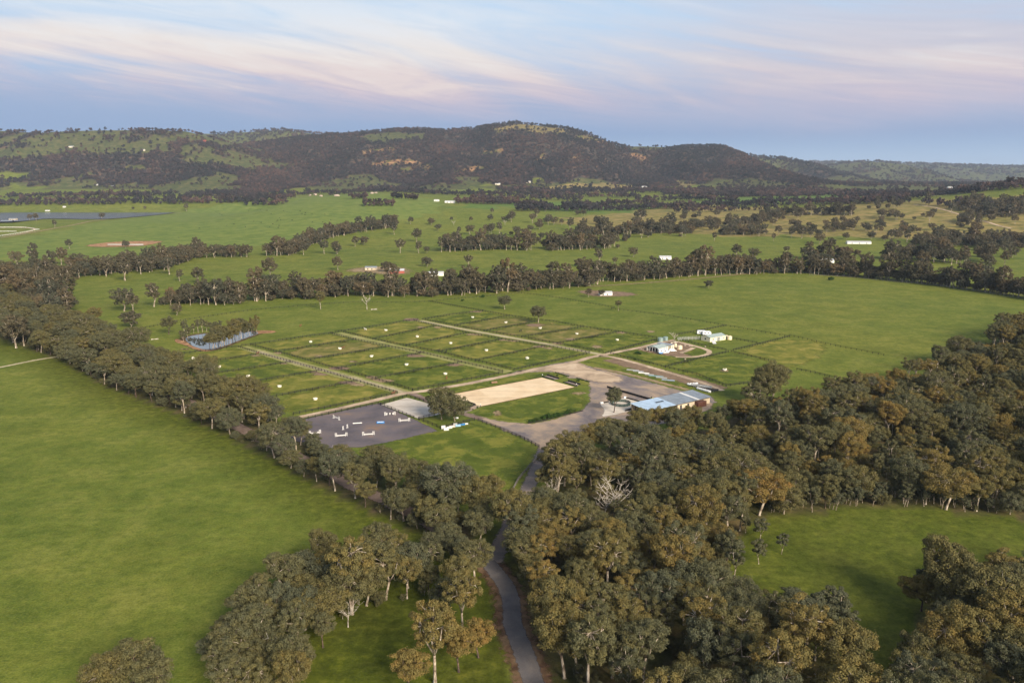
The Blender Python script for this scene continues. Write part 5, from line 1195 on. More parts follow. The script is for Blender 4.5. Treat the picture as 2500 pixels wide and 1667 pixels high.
MB().add([(L, 0, 2.7), (L, Wd, 2.7), (L, Wd / 2, 3.7)], [(0, 1, 2)]).build('gable', CREAM2, o); MB().add([(0, 0, 2.72), (0, Wd, 2.72), (0, Wd / 2, 3.7)], [(2, 1, 0)]).build('gable', CREAM2, o)
ribbed_roof(o, 0, L, -.4, Wd / 2, 2.62, 3.72, ROOFG); ribbed_roof(o, 0, L, Wd + .4, Wd / 2 + .002, 2.62, 3.72, ROOFG)
windows(o, [(L * .3, 1.6, 1.3, 1.0, 'window'), (L * .6, 1.6, .8, .9, 'window'), (L * .85, 1.7, .7, .7, 'window')], 'r')
A, B, C = D(ZH, (692, 572), (522, 500), (752, 556)); p, rz, L, Wd = frame3(A, B, C)
o = thing('site_hut', 'long white hut with flat grey roof behind the farm house', 'building', p, rz)
MB().box((L / 2, Wd / 2, 1.3), (L, Wd, 2.6)).build('body', CREAM, o); MB().box((L / 2, Wd / 2, 2.68), (L + .3, Wd + .3, .14)).build('roof', ROOFZ, o)
windows(o, [(L / 2, 1.3, .9, 2.0, 'door')], 'r'); windows(o, [(Wd * .25, 1.6, 1, .8, 'window'), (Wd * .6, 1.6, 1, .8, 'window')], 'g')
def tank(p, r, h, m, label):
    o = thing('water_tank', label, 'tank', p); mb = MB(); pr = []
    for k in range(9): z = h * k / 9; pr += [(r, z), (r + .04, z + h / 18)]
    mb.lathe(pr + [(r, h)], 28).build('barrel', m, o, smooth=False)
    MB().lathe([(r + .06, h), (r * .5, h + .22), (.3, h + .34)], 28).build('lid', m, o); MB().lathe([(.32, h + .3), (.32, h + .46)], 12, (r * .3, 0)).build('hatch', m, o)
GT = mat('green_tank', (0.24, 0.33, 0.31), .5); CT = mat('cream_tank', (0.78, 0.66, 0.46), .5, 0, .05)
for (u, v, r, h, m, l) in ((490, 418, 1.9, 2.5, GT, 'larger pale green water tank left of the dead tree'), (585, 402, 1.6, 2.5, GT, 'smaller pale green water tank behind the larger one'), (1808, 382, 1.7, 2.3, CT, 'cream water tank at the end of the cream shed'), (858, 566, 1.6, 2.2, CT, 'squat cream water tank right of the farm house'), (775, 536, .85, 2.4, CT, 'tall narrow cream water tank beside the hut'), (1752, 372, .8, 2.3, CT, 'narrow cream tank between the shed and the larger cream tank')):
    tank(D(ZH, (u, v))[0], r, h, m, l)
# long open-fronted barn
q = [Gz(*P(ZL, uv)[0], z) for uv, z in (((1165, 438), 4.0), ((1305, 482), 3.2), ((1895, 345), 3.2), ((1720, 288), 4.0))]
A = q[2].copy(); A.z = 0; u = (q[1] - q[2]); u.z = 0; L = u.length; u.normalize(); v = Vector((u.y, -u.x, 0)); Wd = abs((q[3] - q[2]).dot(v))
p = q[1].copy(); p.z = 0; rz = math.atan2(-u.y, -u.x)          # local x runs from the open end to the far end, y away from the camera
o = thing('long_shed', 'long skillion-roofed stable shed with open front and painted sky reflection on roof end', 'building', p, rz)
def rm(i, n):
    t = i / n
    return ROOF_SKY if t < .42 else (WHITEP if abs(t - .76) < .5 / n + .005 else ROOFZ)
ribbed_roof(o, 0, L, -.6, Wd + .6, 3.2, 4.15, rm, panels=26)
for k in range(8): MB().box((L * .06 * k + .2, .1, 1.6), (.26, .26, 3.2)).build('post', STEEL, o); MB().box((L * .06 * k + .2, Wd - .1, 2.0), (.26, .26, 4.0)).build('post', STEEL, o)
MB().add([(L * .46, 0, 0), (L, 0, 0), (L, 0, 3.2), (L * .46, 0, 3.2)], [(0, 1, 2, 3)]).build('front_wall', BEIGE, o); MB().add([(0, Wd, 0), (L, Wd, 0), (L, Wd, 4.1), (0, Wd, 4.1)], [(3, 2, 1, 0)]).build('back_wall', BEIGE, o)
MB().add([(L, 0, 0), (L, Wd, 0), (L, Wd, 4.1), (L, 0, 3.2)], [(0, 1, 2, 3)]).build('end_wall', BEIGE, o); MB().add([(L * .46, 0, 0), (L * .46, Wd, 0), (L * .46, Wd, 4.05), (L * .46, 0, 3.2)], [(3, 2, 1, 0)]).build('inner_wall', BEIGE, o)
MB().bar((-.3, -.7, 3.1), (L + .3, -.7, 3.1), .16, .16).build('gutter', STEEL, o)
for k in range(4): MB().box((L * (.5 + .12 * k) + .6, -.03, 1.2), (1.3, .06, 2.3)).build('stable_door', STEEL, o)
for k in range(3): s_ = MB().box((0, 0, 0), (1.6, 1.0, .06)).build('solar_panel', GLASS, o, (L * .28 + k * 1.75, Wd * .56, 4.02)); s_.rotation_euler = (math.atan2(.95, Wd + 1.2), 0, 0); MB().box((0, 0, -.01), (1.68, 1.08, .05)).build('frame', STEEL, s_)
A, C = D(ZL, (1783, 452), (1857, 436)); A, B, C = A, A + Vector((-2.0, 1.4, 0)), C; p, rz, L, Wd = frame3(A, A + Vector((0, 2.6, 0)), C); L = max(L, 5.5)
o = thing('shipping_container', 'rust-red shipping container beside the long shed', 'container', p, rz); MB().box((L / 2, 1.2, 1.35), (L, 2.4, 2.5)).build('body', RUST, o)
for k in range(12): MB().box((L * (k + .5) / 12, -.03, 1.35), (L / 26, .06, 2.3)).build('rib', RUST, o)
for s in (-.6, .6): MB().box((-.03, 1.2 + s, 1.35), (.06, 1.1, 2.3)).build('door', RUST, o)

# far buildings
def far_house(label, A, B, C, eave, rise, wm, rm): return gable_house('farm_building', label, A, B, C, eave, rise, wm, rm)
def far_box(px, py, L, Wd, eave, rise, rz, wm, rm, label):
    p = G(px, py); u = Vector((math.cos(rz), math.sin(rz), 0)); v = Vector((-u.y, u.x, 0)); A = p - u * L / 2
    return gable_house('farm_building', label, A, A + v * Wd, A + u * L, eave, rise, wm, rm, rw=[(L * t, eave * .45, L * .09, eave * .5, 'window') for t in (.25, .6)] if L < 30 else [(L * t, eave * .45, L * .05, eave * .7, 'door') for t in (.2, .5, .8)])
WR = mat('white_roof', (0.60, 0.61, 0.62), .4, .2, .04)
far_box(1060, 674, 22, 9, 3.4, 1.4, .12, CREAM2, WR, 'white steel shed behind the creek trees'); far_box(968, 668, 18, 10, 3.4, 1.8, .1, REDR, WR, 'brick farm house with pale roof behind the creek trees'); far_box(905, 660, 14, 8, 3.2, 1.4, 0, BEIGE, ROOFZ, 'small drab shed left of the brick farm house')
far_box(2098, 596, 38, 10, 3, 1.6, -.12, WHITEP, WR, 'long white shed among trees at the far right'); far_box(2020, 642, 18, 9, 3.4, 1.6, 0, WHITEP, WR, 'white farm building behind the creek trees at right'); far_box(1625, 634, 16, 8, 3.4, 1.6, 0, WHITEP, WR, 'white shed roof showing over the creek trees'); far_box(1480, 722, 12, 7, 2.6, 1.2, .1, CREAM2, WR, 'small white building by the bend in the boundary')
far_box(957, 552, 16, 8, 3.5, 1.4, .1, WHITEP, WR, 'white hay shed by the far tree line'); far_box(1066, 492, 14, 8, 3.5, 1.6, .1, CREAM2, WR, 'white farm house on the green rise'); far_box(1098, 496, 26, 10, 4, 2, -.06, WHITEP, WR, 'long white shed on the green rise'); far_box(15, 544, 24, 10, 3.5, 1.5, 0, STEEL, ROOFZ, 'dark shed beside the lake'); far_box(30, 538, 16, 8, 3, 1.5, 0, BEIGE, ROOFZ, 'brown shed with pale roof beside the lake')
far_box(115, 516, 12, 6, 2.5, 1, 0, WHITEP, WR, 'tiny white shed on the far lake shore'); far_box(156, 507, 7, 6, 3, 1.5, 0, WHITEP, WR, 'white cottage among trees beyond the lake'); far_box(275, 455, 14, 8, 3, 2, 0, WHITEP, WR, 'white farm house at the foot of the left hill'); far_box(237, 453, 9, 8, 4, 2, 0, WHITEP, WR, 'smaller white farm house at the foot of the left hill'); far_box(173, 361, 22, 12, 5, 3, 0, CREAM, WR, 'pale homestead in a green patch on the left hill'); far_box(348, 369, 18, 10, 5, 3, 0, CREAM, WR, 'cream house on the middle of the left hill'); far_box(498, 346, 18, 10, 5, 3, 0, REDR, REDR, 'red-roofed house high on the left hill')
far_box(1573, 459, 26, 12, 5, 3, 0, WHITEP, WR, 'white homestead below the range'); far_box(1215, 452, 22, 10, 5, 3, 0, CREAM, WR, 'pale homestead at the foot of the range'); far_box(1290, 447, 20, 10, 5, 3, 0, CREAM, WR, 'second pale homestead at the foot of the range'); far_box(1357, 476, 20, 10, 4, 2, 0, WHITEP, WR, 'white house in the valley trees'); far_box(2324, 461, 30, 14, 5, 3, 0, WHITEP, WR, 'white homestead far off at the right')
p = G(1143, 312); o = thing('radio_mast', 'thin radio mast on the crest of the range', 'mast', p); MB().tube([(0, 0, -2), (0, 0, 40)], [1.2, .5], 4).build('mast', STEEL, o)
for k in range(3): MB().bar((-3, 0, 22 + 7 * k), (3, 0, 22 + 7 * k), .5, .5).build('crossarm', STEEL, o)

# ------------------------------------------------------------------ vehicles and trailers
CARW = mat('white_car_paint', (0.80, 0.81, 0.82), .2, 0, .03, 1, .6); TYRE = mat('tyre', (0.02, 0.02, 0.02), .8); BLUE = mat('blue_paint', (0.04, 0.22, 0.55), .4); LAMP = mat('lamp_lens', (0.5, 0.06, 0.04), .2)
def wheels(o, xs, y, r=.36):
    for x in xs:
        for s in (-1, 1):
            w = MB().lathe([(r, -.11), (r, .11)], 16).build('wheel', TYRE, o, (x, s * y, r)); w.rotation_euler = (R(90), 0, 0); MB().lathe([(r * .6, -.12), (r * .6, .12)], 12).build('rim', ROOFZ, w)
def car(p, rz, label, L=4.7, H=1.75):
    o = thing('parked_car', label, 'car', p, rz, 'white cars at the house'); h = L / 2; w = .92
    prof = [(-h, .35), (-h, .95), (-h + .12, 1.05), (-h + .35, H - .1), (-h + .7, H), (h * .05, H), (h * .42, H - .12), (h * .62, 1.08), (h - .25, .95), (h, .75), (h, .35)]
    vs = [(x, -w * (1 if z < 1.1 else .84), z) for x, z in prof] + [(x, w * (1 if z < 1.1 else .84), z) for x, z in prof]; n = len(prof)
    MB().add(vs, [tuple(range(n)), tuple(range(2 * n - 1, n - 1, -1))] + [(i + n, (i + 1) % n + n, (i + 1) % n, i) for i in range(n)]).build('body', CARW, o)
    for s in (-1, 1): MB().add([(-h + .5, s * w * .9, 1.12), (h * .5, s * w * .9, 1.12), (h * .38, s * w * .86, H - .2), (-h + .62, s * w * .86, H - .2)], [(0, 1, 2, 3)]).build('side_window', GLASS, o)
    MB().add([(h * .625, -.72, 1.12), (h * .625, .72, 1.12), (h * .44, .66, H - .16), (h * .44, -.66, H - .16)], [(0, 1, 2, 3)]).build('windscreen', GLASS, o)
    for s in (-.7, .7): MB().box((h - .03, s, .8), (.1, .32, .16)).build('headlight', WR, o); MB().box((-h + .02, s, .9), (.1, .2, .3)).build('tail_light', LAMP, o)
    wheels(o, (-h * .62, h * .62), .82)
a0 = math.atan2(D(ZH, (775, 600))[0].y - D(ZH, (660, 612))[0].y, D(ZH, (775, 600))[0].x - D(ZH, (660, 612))[0].x)
car(D(ZH, (718, 612))[0], .1, 'white four-wheel drive parked right of the farm house'); car(D(ZH, (632, 634))[0], 1.2, 'white car parked between the farm house and the four-wheel drive', 4.4, 1.5)
def caravan(p, rz, label, L=6.2, H=2.7, m=CARW, stripe=None):
    o = thing('caravan', label, 'caravan', p, rz, 'white caravans and floats'); h = L / 2; w = 1.15
    prof = [(-h, .5), (-h, H - .5), (-h + .4, H), (h - .9, H), (h - .2, H - .7), (h, 1.1), (h - .3, .5)]; n = len(prof)
    MB().add([(x, -w, z) for x, z in prof] + [(x, w, z) for x, z in prof], [tuple(range(n)), tuple(range(2 * n - 1, n - 1, -1))] + [(i + n, (i + 1) % n + n, (i + 1) % n, i) for i in range(n)]).build('body', m, o)
    for s in (-1, 1):
        for x in (-h * .5, h * .3): MB().box((x, s * (w + .02), 1.75), (1.1, .05, .55)).build('window', GLASS, o)
    MB().box((-h * .05, -w - .02, 1.35), (.65, .05, 1.7)).build('door', WR, o); wheels(o, (-.4, .4), 1.0, .34); MB().bar((h - .3, 0, .5), (h + 1.2, 0, .5), .12, .12).build('drawbar', STEEL, o)
    if stripe: MB().box((0, -w - .025, 1.0), (L * .9, .04, .25)).build('stripe', stripe, o)
caravan(D(ZH, (540, 648))[0], .18, 'white caravan parked against the farm house', 6.4, 2.7)
caravan(D(ZH, (1278, 282))[0], -.1, 'white caravan behind the cream shed, the left one', 6.5, 2.8); caravan(D(ZH, (1372, 296))[0], .1, 'white horse float behind the cream shed, the right one', 6.2, 2.8)
p = D(ZH, (495, 662))[0]; o = thing('box_trailer', 'small blue trailer in front of the caravan', 'trailer', p, .2); MB().box((0, 0, .8), (2.4, 1.5, .5)).build('tray', BLUE, o); wheels(o, (0,), .8, .3); MB().bar((1.1, 0, .55), (2.2, 0, .5), .1, .1).build('drawbar', STEEL, o)
p = D(ZH, (1508, 480))[0]; o = thing('solar_pump', 'tilted grey solar panel on a post below the cream shed', 'solar panel', p, .3); MB().tube([(0, 0, -.1), (0, 0, 1.4)], [.1, .08], 8).build('post', STEEL, o); s_ = MB().box((0, 0, 0), (2.6, 3.2, .08)).build('panel', mat('panel_back', (0.55, 0.56, 0.58), .3, .2), o, (0, 0, 1.8)); s_.rotation_euler = (R(38), 0, 0)
# equipment and bales at the end of the storage strip
BALE = mat('bale_wrap', (0.82, 0.82, 0.80), .35, 0, .04)
def bale(p, rz, label):
    o = thing('wrapped_bale', label, 'bale', p, rz, 'white wrapped bales'); b = MB().lathe([(.45, -.62), (.6, -.6), (.64, -.4), (.64, .4), (.6, .6), (.45, .62)], 16).build('wrap', BALE, o, (0, 0, .64), smooth=True); b.rotation_euler = (R(90), 0, 0)
    MB().lathe([(.3, -.66), (.3, .66)], 12).build('wrap_end', BALE, b)
for k in range(7): bale(D(ZW, (1650 + k * 20, 62 + (k % 2) * 7 - k * 1.5))[0], .5 + .1 * k, 'white wrapped bale, %s in the row at the end of the storage strip' % ('first', 'second', 'third', 'fourth', 'fifth', 'sixth', 'seventh')[k])
for k in range(8): bale(D(ZW, (1785 + k * 24, 120 + k * 7))[0], .4 + .1 * k, 'white wrapped bale, %s in the row behind the long shed' % ('first', 'second', 'third', 'fourth', 'fifth', 'sixth', 'seventh', 'eighth')[k])
GREYM = mat('grey_machine', (0.38, 0.40, 0.42), .5, .2); 
for k, (u, v, l, L, m) in enumerate(((1745, 82, 'grey flat trailer beside the first row of bales', 5.0, GREYM), (1850, 95, 'pale flat trailer in the middle of the equipment row', 5.0, YARDP), (1915, 108, 'grey tipping trailer behind the bales', 5.0, GREYM), (2000, 150, 'dark trailer at the end of the equipment row', 5.5, STEEL))):
    p = D(ZW, (u, v))[0]; o = thing('flat_trailer', l, 'trailer', p, -.35); MB().box((0, 0, .85), (L, 2.2, .18)).build('deck', m, o)
    for s in (-1, 1): MB().box((0, s * 1.08, 1.1), (L, .06, .4)).build('side_board', m, o)
    MB().box((L / 2 - .1, 0, 1.2), (.08, 2.1, .7)).build('headboard', m, o); wheels(o, (-.4, .5), 1.0, .36); MB().bar((L / 2, 0, .75), (L / 2 + 1.4, 0, .6), .14, .14).build('drawbar', STEEL, o)
# stacks of rails, sheets and jump poles lying along the storage strip
for k, (u, v, L, m, l) in enumerate(((655, 856, 7, YARDP, 'stack of pale rails at the top of the storage strip'), (700, 866, 6, GREYM, 'stack of grey rails, second along the storage strip'), (745, 880, 6, WHITEP, 'stack of white rails in the middle of the storage strip'), (790, 893, 5, YARDP, 'short stack of pale rails below the white ones'), (845, 905, 8, mat('teal_sheet', (0.22, 0.34, 0.36), .4), 'stack of teal steel lengths on the storage strip'), (890, 918, 6, YARDP, 'stack of galvanised pipe after the teal lengths'), (945, 938, 7, mat('blue_grey_sheet', (0.3, 0.36, 0.44), .4), 'lowest stack of blue-grey lengths on the storage strip'))):
    p = D(Z6, (u, v))[0]; o = thing('stacked_rails', l, 'rails', p, -.42)
    for j in range(6): MB().tube([(-L / 2, (j % 3) * .5 - .5, .2 + .28 * (j // 3)), (L / 2, (j % 3) * .5 - .45, .2 + .28 * (j // 3))], [.11, .11], 6).build('rail', m, o)
    for s in (-.35, .35): MB().box((s * L, 0, .04), (.2, 1.8, .12)).build('bearer', GREYW, o)
p = D(ZL, (1342, 376))[0]; o = thing('yellow_roller', 'small yellow machine at the end of the long black wall', 'machine', p, -.3); MB().box((0, 0, .7), (2.2, 1.1, .6)).build('body', mat('yellow_paint', (0.62, 0.55, 0.05), .4), o); wheels(o, (-.7, .7), .6, .4); MB().box((-.4, 0, 1.3), (.6, .8, .7), 0, .8).build('seat_box', STEEL, o)

# ------------------------------------------------------------------ horses, cattle, troughs
def quadruped(name, horse=True):
    me = bpy.data.meshes.new(name); bm = bmesh.new(); ly = bm.verts.layers.skin.verify()
    def v(co, rx, rz_=None):
        q = bm.verts.new(co); q[ly].radius = (rx, rz_ or rx); return q
    pel = v((-.62, 0, 1.18), .27, .29); pel[ly].use_root = True
    bel = v((0, 0, 1.08 if horse else 1.0), .27, .30); che = v((.55, 0, 1.14), .25, .31); E_ = lambda a, b: bm.edges.new((a, b))
    E_(pel, bel); E_(bel, che)
    if horse: pts = [((.85, 0, 1.42), .15), ((1.12, 0, 1.72), .11), ((1.30, 0, 1.72), .11), ((1.62, 0, 1.46), .065)]
    else: pts = [((.85, 0, 1.2), .17), ((1.05, 0, 1.22), .14), ((1.25, 0, 1.12), .12), ((1.45, 0, .98), .08)]
    pr = che
    for c, r in pts: q = v(c, r); E_(pr, q); pr = q
    for s in (-1, 1):
        a = v((.55, s * .17, .85), .10); b = v((.58, s * .17, .46), .055); c = v((.55, s * .17, .10), .045); d = v((.60, s * .17, .02), .055); E_(che, a); E_(a, b); E_(b, c); E_(c, d)
        a = v((-.60, s * .18, .88), .14); b = v((-.72, s * .17, .52), .07); c = v((-.66, s * .17, .12), .045); d = v((-.62, s * .17, .02), .055); E_(pel, a); E_(a, b); E_(b, c); E_(c, d)
    t = v((-.92, 0, 1.2), .06); t2 = v((-1.0, 0, .75), .05 if horse else .03); E_(pel, t); E_(t, t2)
    bm.to_mesh(me); bm.free()
    o = bpy.data.objects.new(name, me); COL.objects.link(o); o.modifiers.new('skin', 'SKIN').use_smooth_shade = True; sb = o.modifiers.new('sub', 'SUBSURF'); sb.levels = 1; sb.render_levels = 1
    dg = bpy.context.evaluated_depsgraph_get(); out = bpy.data.meshes.new_from_object(o.evaluated_get(dg)); bpy.data.objects.remove(o); out.name = name; return out
HORSE = quadruped('horse', True); COW = quadruped('cow', False)
COAT = {'bay': mat('bay_coat', (0.14, 0.05, 0.025), .6), 'black': mat('black_coat', (0.012, 0.011, 0.012), .5), 'grey': mat('grey_coat', (0.72, 0.70, 0.66), .6), 'chestnut': mat('chestnut_coat', (0.20, 0.07, 0.03), .6)}
HM = {k: HORSE.copy() for k in COAT}
for k in COAT: HM[k].materials.clear(); HM[k].materials.append(COAT[k])
for (z, u, v, c, rz, l) in ((Z5, 310, 526, 'grey', 2.6, 'white horse grazing in the highest middle-block paddock'), (Z5, 905, 702, 'black', .2, 'black horse at the middle lane fence, the left of two'), (Z5, 968, 716, 'black', 1.0, 'dark horse at the middle lane fence, the right of two'), (Z5, 750, 722, 'black', .1, 'black horse by the cross fence on the near side of the middle lane'), (Z5, 1582, 539, 'black', .4, 'dark horse alone in the eastern block'), (Z5, 975, 928, 'chestnut', 1.4, 'chestnut horse near the trough above the gravel track'), (Z8, 875, 280, 'bay', .6, 'bay horse in the fence corner above the pale sand arena'), (Z12, 1308, 148, 'chestnut', 1.2, 'chestnut horse in the open top paddock by the dam'), (Z12, 1716, 360, 'bay', .3, 'bay horse beside a trough in the block near the dam'), (Z12, 900, 412, 'bay', 1.0, 'bay horse at the worn gate by the dam lane')):
    o = link('horse', HM[c], None, D(z, (u, v))[0], rz); o.scale = (1.1, 1.1, 1.1); tag(o, l, 'horse', 'horses in the paddocks')
COW.materials.clear(); COW.materials.append(COAT['black'])
for (u, v) in ((1455, 657), (1485, 672), (1500, 678), (1680, 650), (1762, 648), (1805, 650), (1832, 672), (1915, 652), (2028, 655), (2040, 672), (2062, 668), (2060, 680), (2108, 672), (2195, 676), (1715, 724), (1765, 732), (1843, 742), (1868, 724), (1875, 718), (1890, 700), (1895, 714), (1975, 716), (1823, 762), (1885, 752), (1880, 766), (1658, 760), (1532, 752), (1580, 742), (1347, 771), (1208, 833), (2110, 730), (2180, 728), (2235, 714), (2260, 760)):
    o = link('cow', COW, None, G(*P(Z1, (u, v))[0]), rt.random() * 6.28); o.scale = (1.5, 1.5, 1.3); tag(o, 'small black cow grazing on the green rise beyond the creek', 'cow', 'black cattle on the green rise')
TRO = MB().lathe([(.75, 0), (.95, .12), (1.05, .62), (1.08, .70), (.96, .70), (.9, .3)], 20); TROM = TRO.mesh('tub'); TROM.materials.append(mat('cream_plastic', (0.80, 0.77, 0.66), .5, 0, .04)); TROW = MB().lathe([(.93, .50), (.93, .52)], 20).mesh('water'); TROW.materials.append(GLASS); TROF = MB().box((.75, 0, .78), (.7, 1.0, .22), 0, .85).mesh('float_cover'); TROF.materials.append(MATS['cream_plastic'])
TL_ = [(Z12, q) for q in ((283, 456), (528, 539), (803, 628), (1107, 725), (1450, 846), (1405, 298), (1686, 362), (1987, 436), (2322, 516), (2126, 186))] + [(Z5, q) for q in ((735, 582), (1009, 635), (1302, 694), (1637, 759), (965, 887), (1189, 422), (1461, 465), (1743, 512), (2044, 558))] + [(Z6, q) for q in ((527, 608), (1408, 854))]
WHERE = ['in the paddock under the dam', 'second paddock below the dam', 'third paddock below the dam', 'fourth paddock below the dam', 'lowest western paddock', 'highest paddock right of the dam lane', 'second paddock right of the dam lane', 'third paddock right of the dam lane', 'fourth paddock right of the dam lane', 'highest paddock right of the middle lane', 'second paddock right of the middle lane', 'third paddock right of the middle lane', 'fourth paddock right of the middle lane', 'lowest paddock right of the middle lane', 'paddock opposite the golden arena', 'highest paddock right of the far lane', 'second paddock right of the far lane', 'third paddock right of the far lane', 'fourth paddock right of the far lane', 'paddock left of the house track', 'round-grazed paddock below the house']
for k, (z, q) in enumerate(TL_):
    p = D(z, q)[0]; o = thing('water_trough', 'round cream water trough, ' + WHERE[k], 'trough', p, rt.random() * 6.28, 'cream troughs, one to a paddock')
    o.scale = (1.05, 1.05, 1.3); link('tub', TROM, o); link('water', TROW, o); link('float_cover', TROF, o)

# ------------------------------------------------------------------ show jumps
def standard(o, x, h=1.65, wing=.7):
    mb = MB().box((x - wing / 2, 0, h / 2), (.1, .1, h)).box((x + wing / 2, 0, h / 2), (.1, .1, h * .98)).box((x - wing / 2, 0, .06), (.12, .9, .12)).box((x + wing / 2, 0, .06), (.12, .9, .12))
    for z in (.35, .75, 1.15, 1.5): mb.bar((x - wing / 2, 0, z), (x + wing / 2, 0, z), .08, .12)
    mb.build('wing_stand', WHITEP, o)
def jump(z, u, v, rz, label, zs=(.5, .9), plank=None, L=3.6, kind='full'):
    o = thing('show_jump', label, 'show jump', D(z, (u, v))[0], rz, 'show jumps in the grey arena')
    if kind in ('full', 'stands'):
        for s in (-1, 1): standard(o, s * (L / 2 + .35))
    if kind != 'stands':
        for zz in zs:
            for j in range(5): MB().tube([(-L / 2 + L * j / 5, .1, zz), (-L / 2 + L * (j + 1) / 5, .1, zz)], [.1, .1], 8).build('pole', WHITEP if (j % 2 == 0 or u != 847) else STEEL, o)
    if plank: MB().box((0, .1, .5), (L, .35, .9)).build('filler', plank, o); MB().box((0, -.09, .72), (L * .8, .04, .2)).build('stripe', WHITEP, o)
jump(Z8, 408, 480, -.75, 'white jump set at an angle at the top left of the grey arena'); jump(Z8, 480, 560, 1.1, 'pair of empty white jump stands in the left of the grey arena', kind='stands', L=2.2)
jump(Z8, 580, 518, .2, 'low white jump lying in the middle of the grey arena', (.18, .4), None, 4.0, 'low'); jump(Z8, 770, 515, .12, 'blue box filler jump in the grey arena', (), BLUE, 3.4, 'low')
jump(Z8, 847, 448, .25, 'white jump near the top rail, left of the pale sand arena', (.35, .7, 1.0)); jump(Z8, 965, 500, .2, 'white jump closest to the pale sand arena gate', (.4, .8)); jump(Z8, 447, 622, .25, 'white jump with a green-white pole nearest the roadside belt', (.3, .6)); jump(Z8, 670, 612, .2, 'white jump at the bottom centre of the grey arena', (.3, .62)); jump(Z8, 232, 602, .5, 'white jump at the left end of the grey arena', (.35, .7))
# jump stores heaped on the grass by the fence
for k, (u, v, d, m, rz, l) in enumerate(((1285, 562, (1.6, .5, 1.6), WHITEP, .3, 'white jump wing at the left of the stored jump pile'), (1310, 572, (2.0, .6, 1.3), WHITEP, .1, 'white wall section in the stored jump pile'), (1335, 556, (2.2, .5, .9), WHITEP, .35, 'low white filler in the stored jump pile'), (1358, 546, (2.4, .5, .8), mat('pink_white', (0.74, 0.62, 0.58), .5), .3, 'pinkish filler in the stored jump pile'), (1382, 538, (1.6, .5, 1.4), YARDP, .3, 'grey jump gate in the stored jump pile'), (1405, 540, (2.2, .6, .9), mat('pale_blue_paint', (0.35, 0.55, 0.72), .4), .3, 'pale blue filler in the stored jump pile'), (1438, 530, (2.6, .5, .7), BLUE, .3, 'blue filler at the right of the stored jump pile'), (1465, 524, (2.2, .6, .6), WHITEP, .3, 'white filler at the right end of the stored jump pile'))):
    o = thing('stored_jump', l, 'jump part', D(Z8, (u, v))[0], rz, 'stored jumps by the fence')
    for s in (-1, 1): MB().box((s * d[0] / 2, 0, d[2] / 2), (.14, d[1] * 1.5, d[2])).build('end_frame', m, o)
    n = 4
    for j in range(n): MB().box((0, 0, d[2] * (j + .5) / n), (d[0] - .15, d[1] * .8, d[2] / n - .05)).build('slat', m, o)
p = D(ZD, (920, 205))[0]; o = thing('log_jump', 'squat brown timber log jump beside the golden arena', 'log jump', p, .45)
for j in range(5): MB().tube([(-1.7, (j % 3 - 1) * .42 + (.2 if j > 2 else 0), .25 + .42 * (j // 3)), (1.7, (j % 3 - 1) * .42 + (.2 if j > 2 else 0), .25 + .42 * (j // 3))], [.25, .23], 8).build('log', mat('brown_log', (0.26, 0.16, 0.10), .85), o)
p = D(ZD, (385, 712))[0]; o = tag(MB().lathe([(.0, 0), (.7, .02), (.8, .35), (.5, .6), (.05, .65)], 12).build('feed_tub', WHITEP, None, p), 'white feed tub on the grass under the arena tree', 'tub')

# ------------------------------------------------------------------ shrubs
def shrub_mesh(seed, r, n, size):
    rg2 = np.random.default_rng(seed); cs = [np.array([rg2.uniform(-.5, .5) * r, rg2.uniform(-.5, .5) * r, r * rg2.uniform(.35, .8)]) for _ in range(6)]
    return mesh_from_quads('foliage', leaf_cloud(cs, [r * .5] * 6, n, size, rg2), SHR)
SHR = foliage_material('shrub_leaves', [(0.0, (0.02, 0.05, 0.015, 1)), (0.5, (0.04, 0.08, 0.02, 1)), (1.0, (0.08, 0.10, 0.03, 1))], (0.09, 0.13, 0.04, 1))
SM = [shrub_mesh(70 + i, 1.1, 700, .22) for i in range(3)]; STM = MB().tube([(0, 0, -.1), (0, 0, .9)], [.06, .03], 5).mesh('stem'); STM.materials.append(BARK_DK)
def shrub(p, s, t, label, group):
    o = thing('shrub', label, 'shrub', p, rt.random() * 6.28, group); o.scale = (s, s, s); f = link('foliage', SM[rt.randrange(3)], o); f['tint'] = t; link('stem', STM, o)
ORD = ('first', 'second', 'third', 'fourth', 'fifth', 'sixth', 'seventh', 'eighth', 'ninth', 'tenth', 'eleventh', 'twelfth', 'thirteenth', 'fourteenth')
for k, (u, v, s) in enumerate(((175, 592, .9), (205, 590, 1.0), (240, 580, 1.1), (265, 576, .8), (300, 562, 1.2), (335, 556, 1.5), (370, 550, 1.0), (400, 543, 1.1), (430, 535, 1.3), (455, 530, 1.0), (490, 522, .8), (520, 514, .9), (552, 502, 1.3), (600, 490, .7))): shrub(D(ZL, (u, v))[0], s * 1.3, rt.uniform(.1, .8), '%s dark green shrub from the left in the yard garden bed' % ORD[k], 'shrubs of the yard garden bed')
for k, (z, u, v, s, l) in enumerate(((ZD, 1825, 105, .9, 'dark shrub on the upper arena garden lawn'), (ZD, 2122, 182, .9, 'dark shrub on the lower arena garden lawn'), (ZD, 680, 566, .6, 'small green shrub by the near arena corner'), (ZD, 615, 590, .5, 'smaller green shrub beside the near arena corner'), (Z6, 690, 718, 1.6, 'dark shrub patch on the house lawn'), (Z6, 675, 770, .9, 'dark shrub on the drive fence below the house lawn'), (Z5, 1108, 285, 1.6, 'small dark shrub near the top boundary'), (Z5, 1275, 258, 2.2, 'rounded dark shrub against the top boundary'), (Z6, 715, 722, 1.1, 'second dark shrub on the house lawn, right of the first'), (Z7, 505, 330, 3.4, 'lone bushy shrub in the right-hand field'))): shrub(D(z, (u, v))[0], s, .3, l, 'single shrubs')
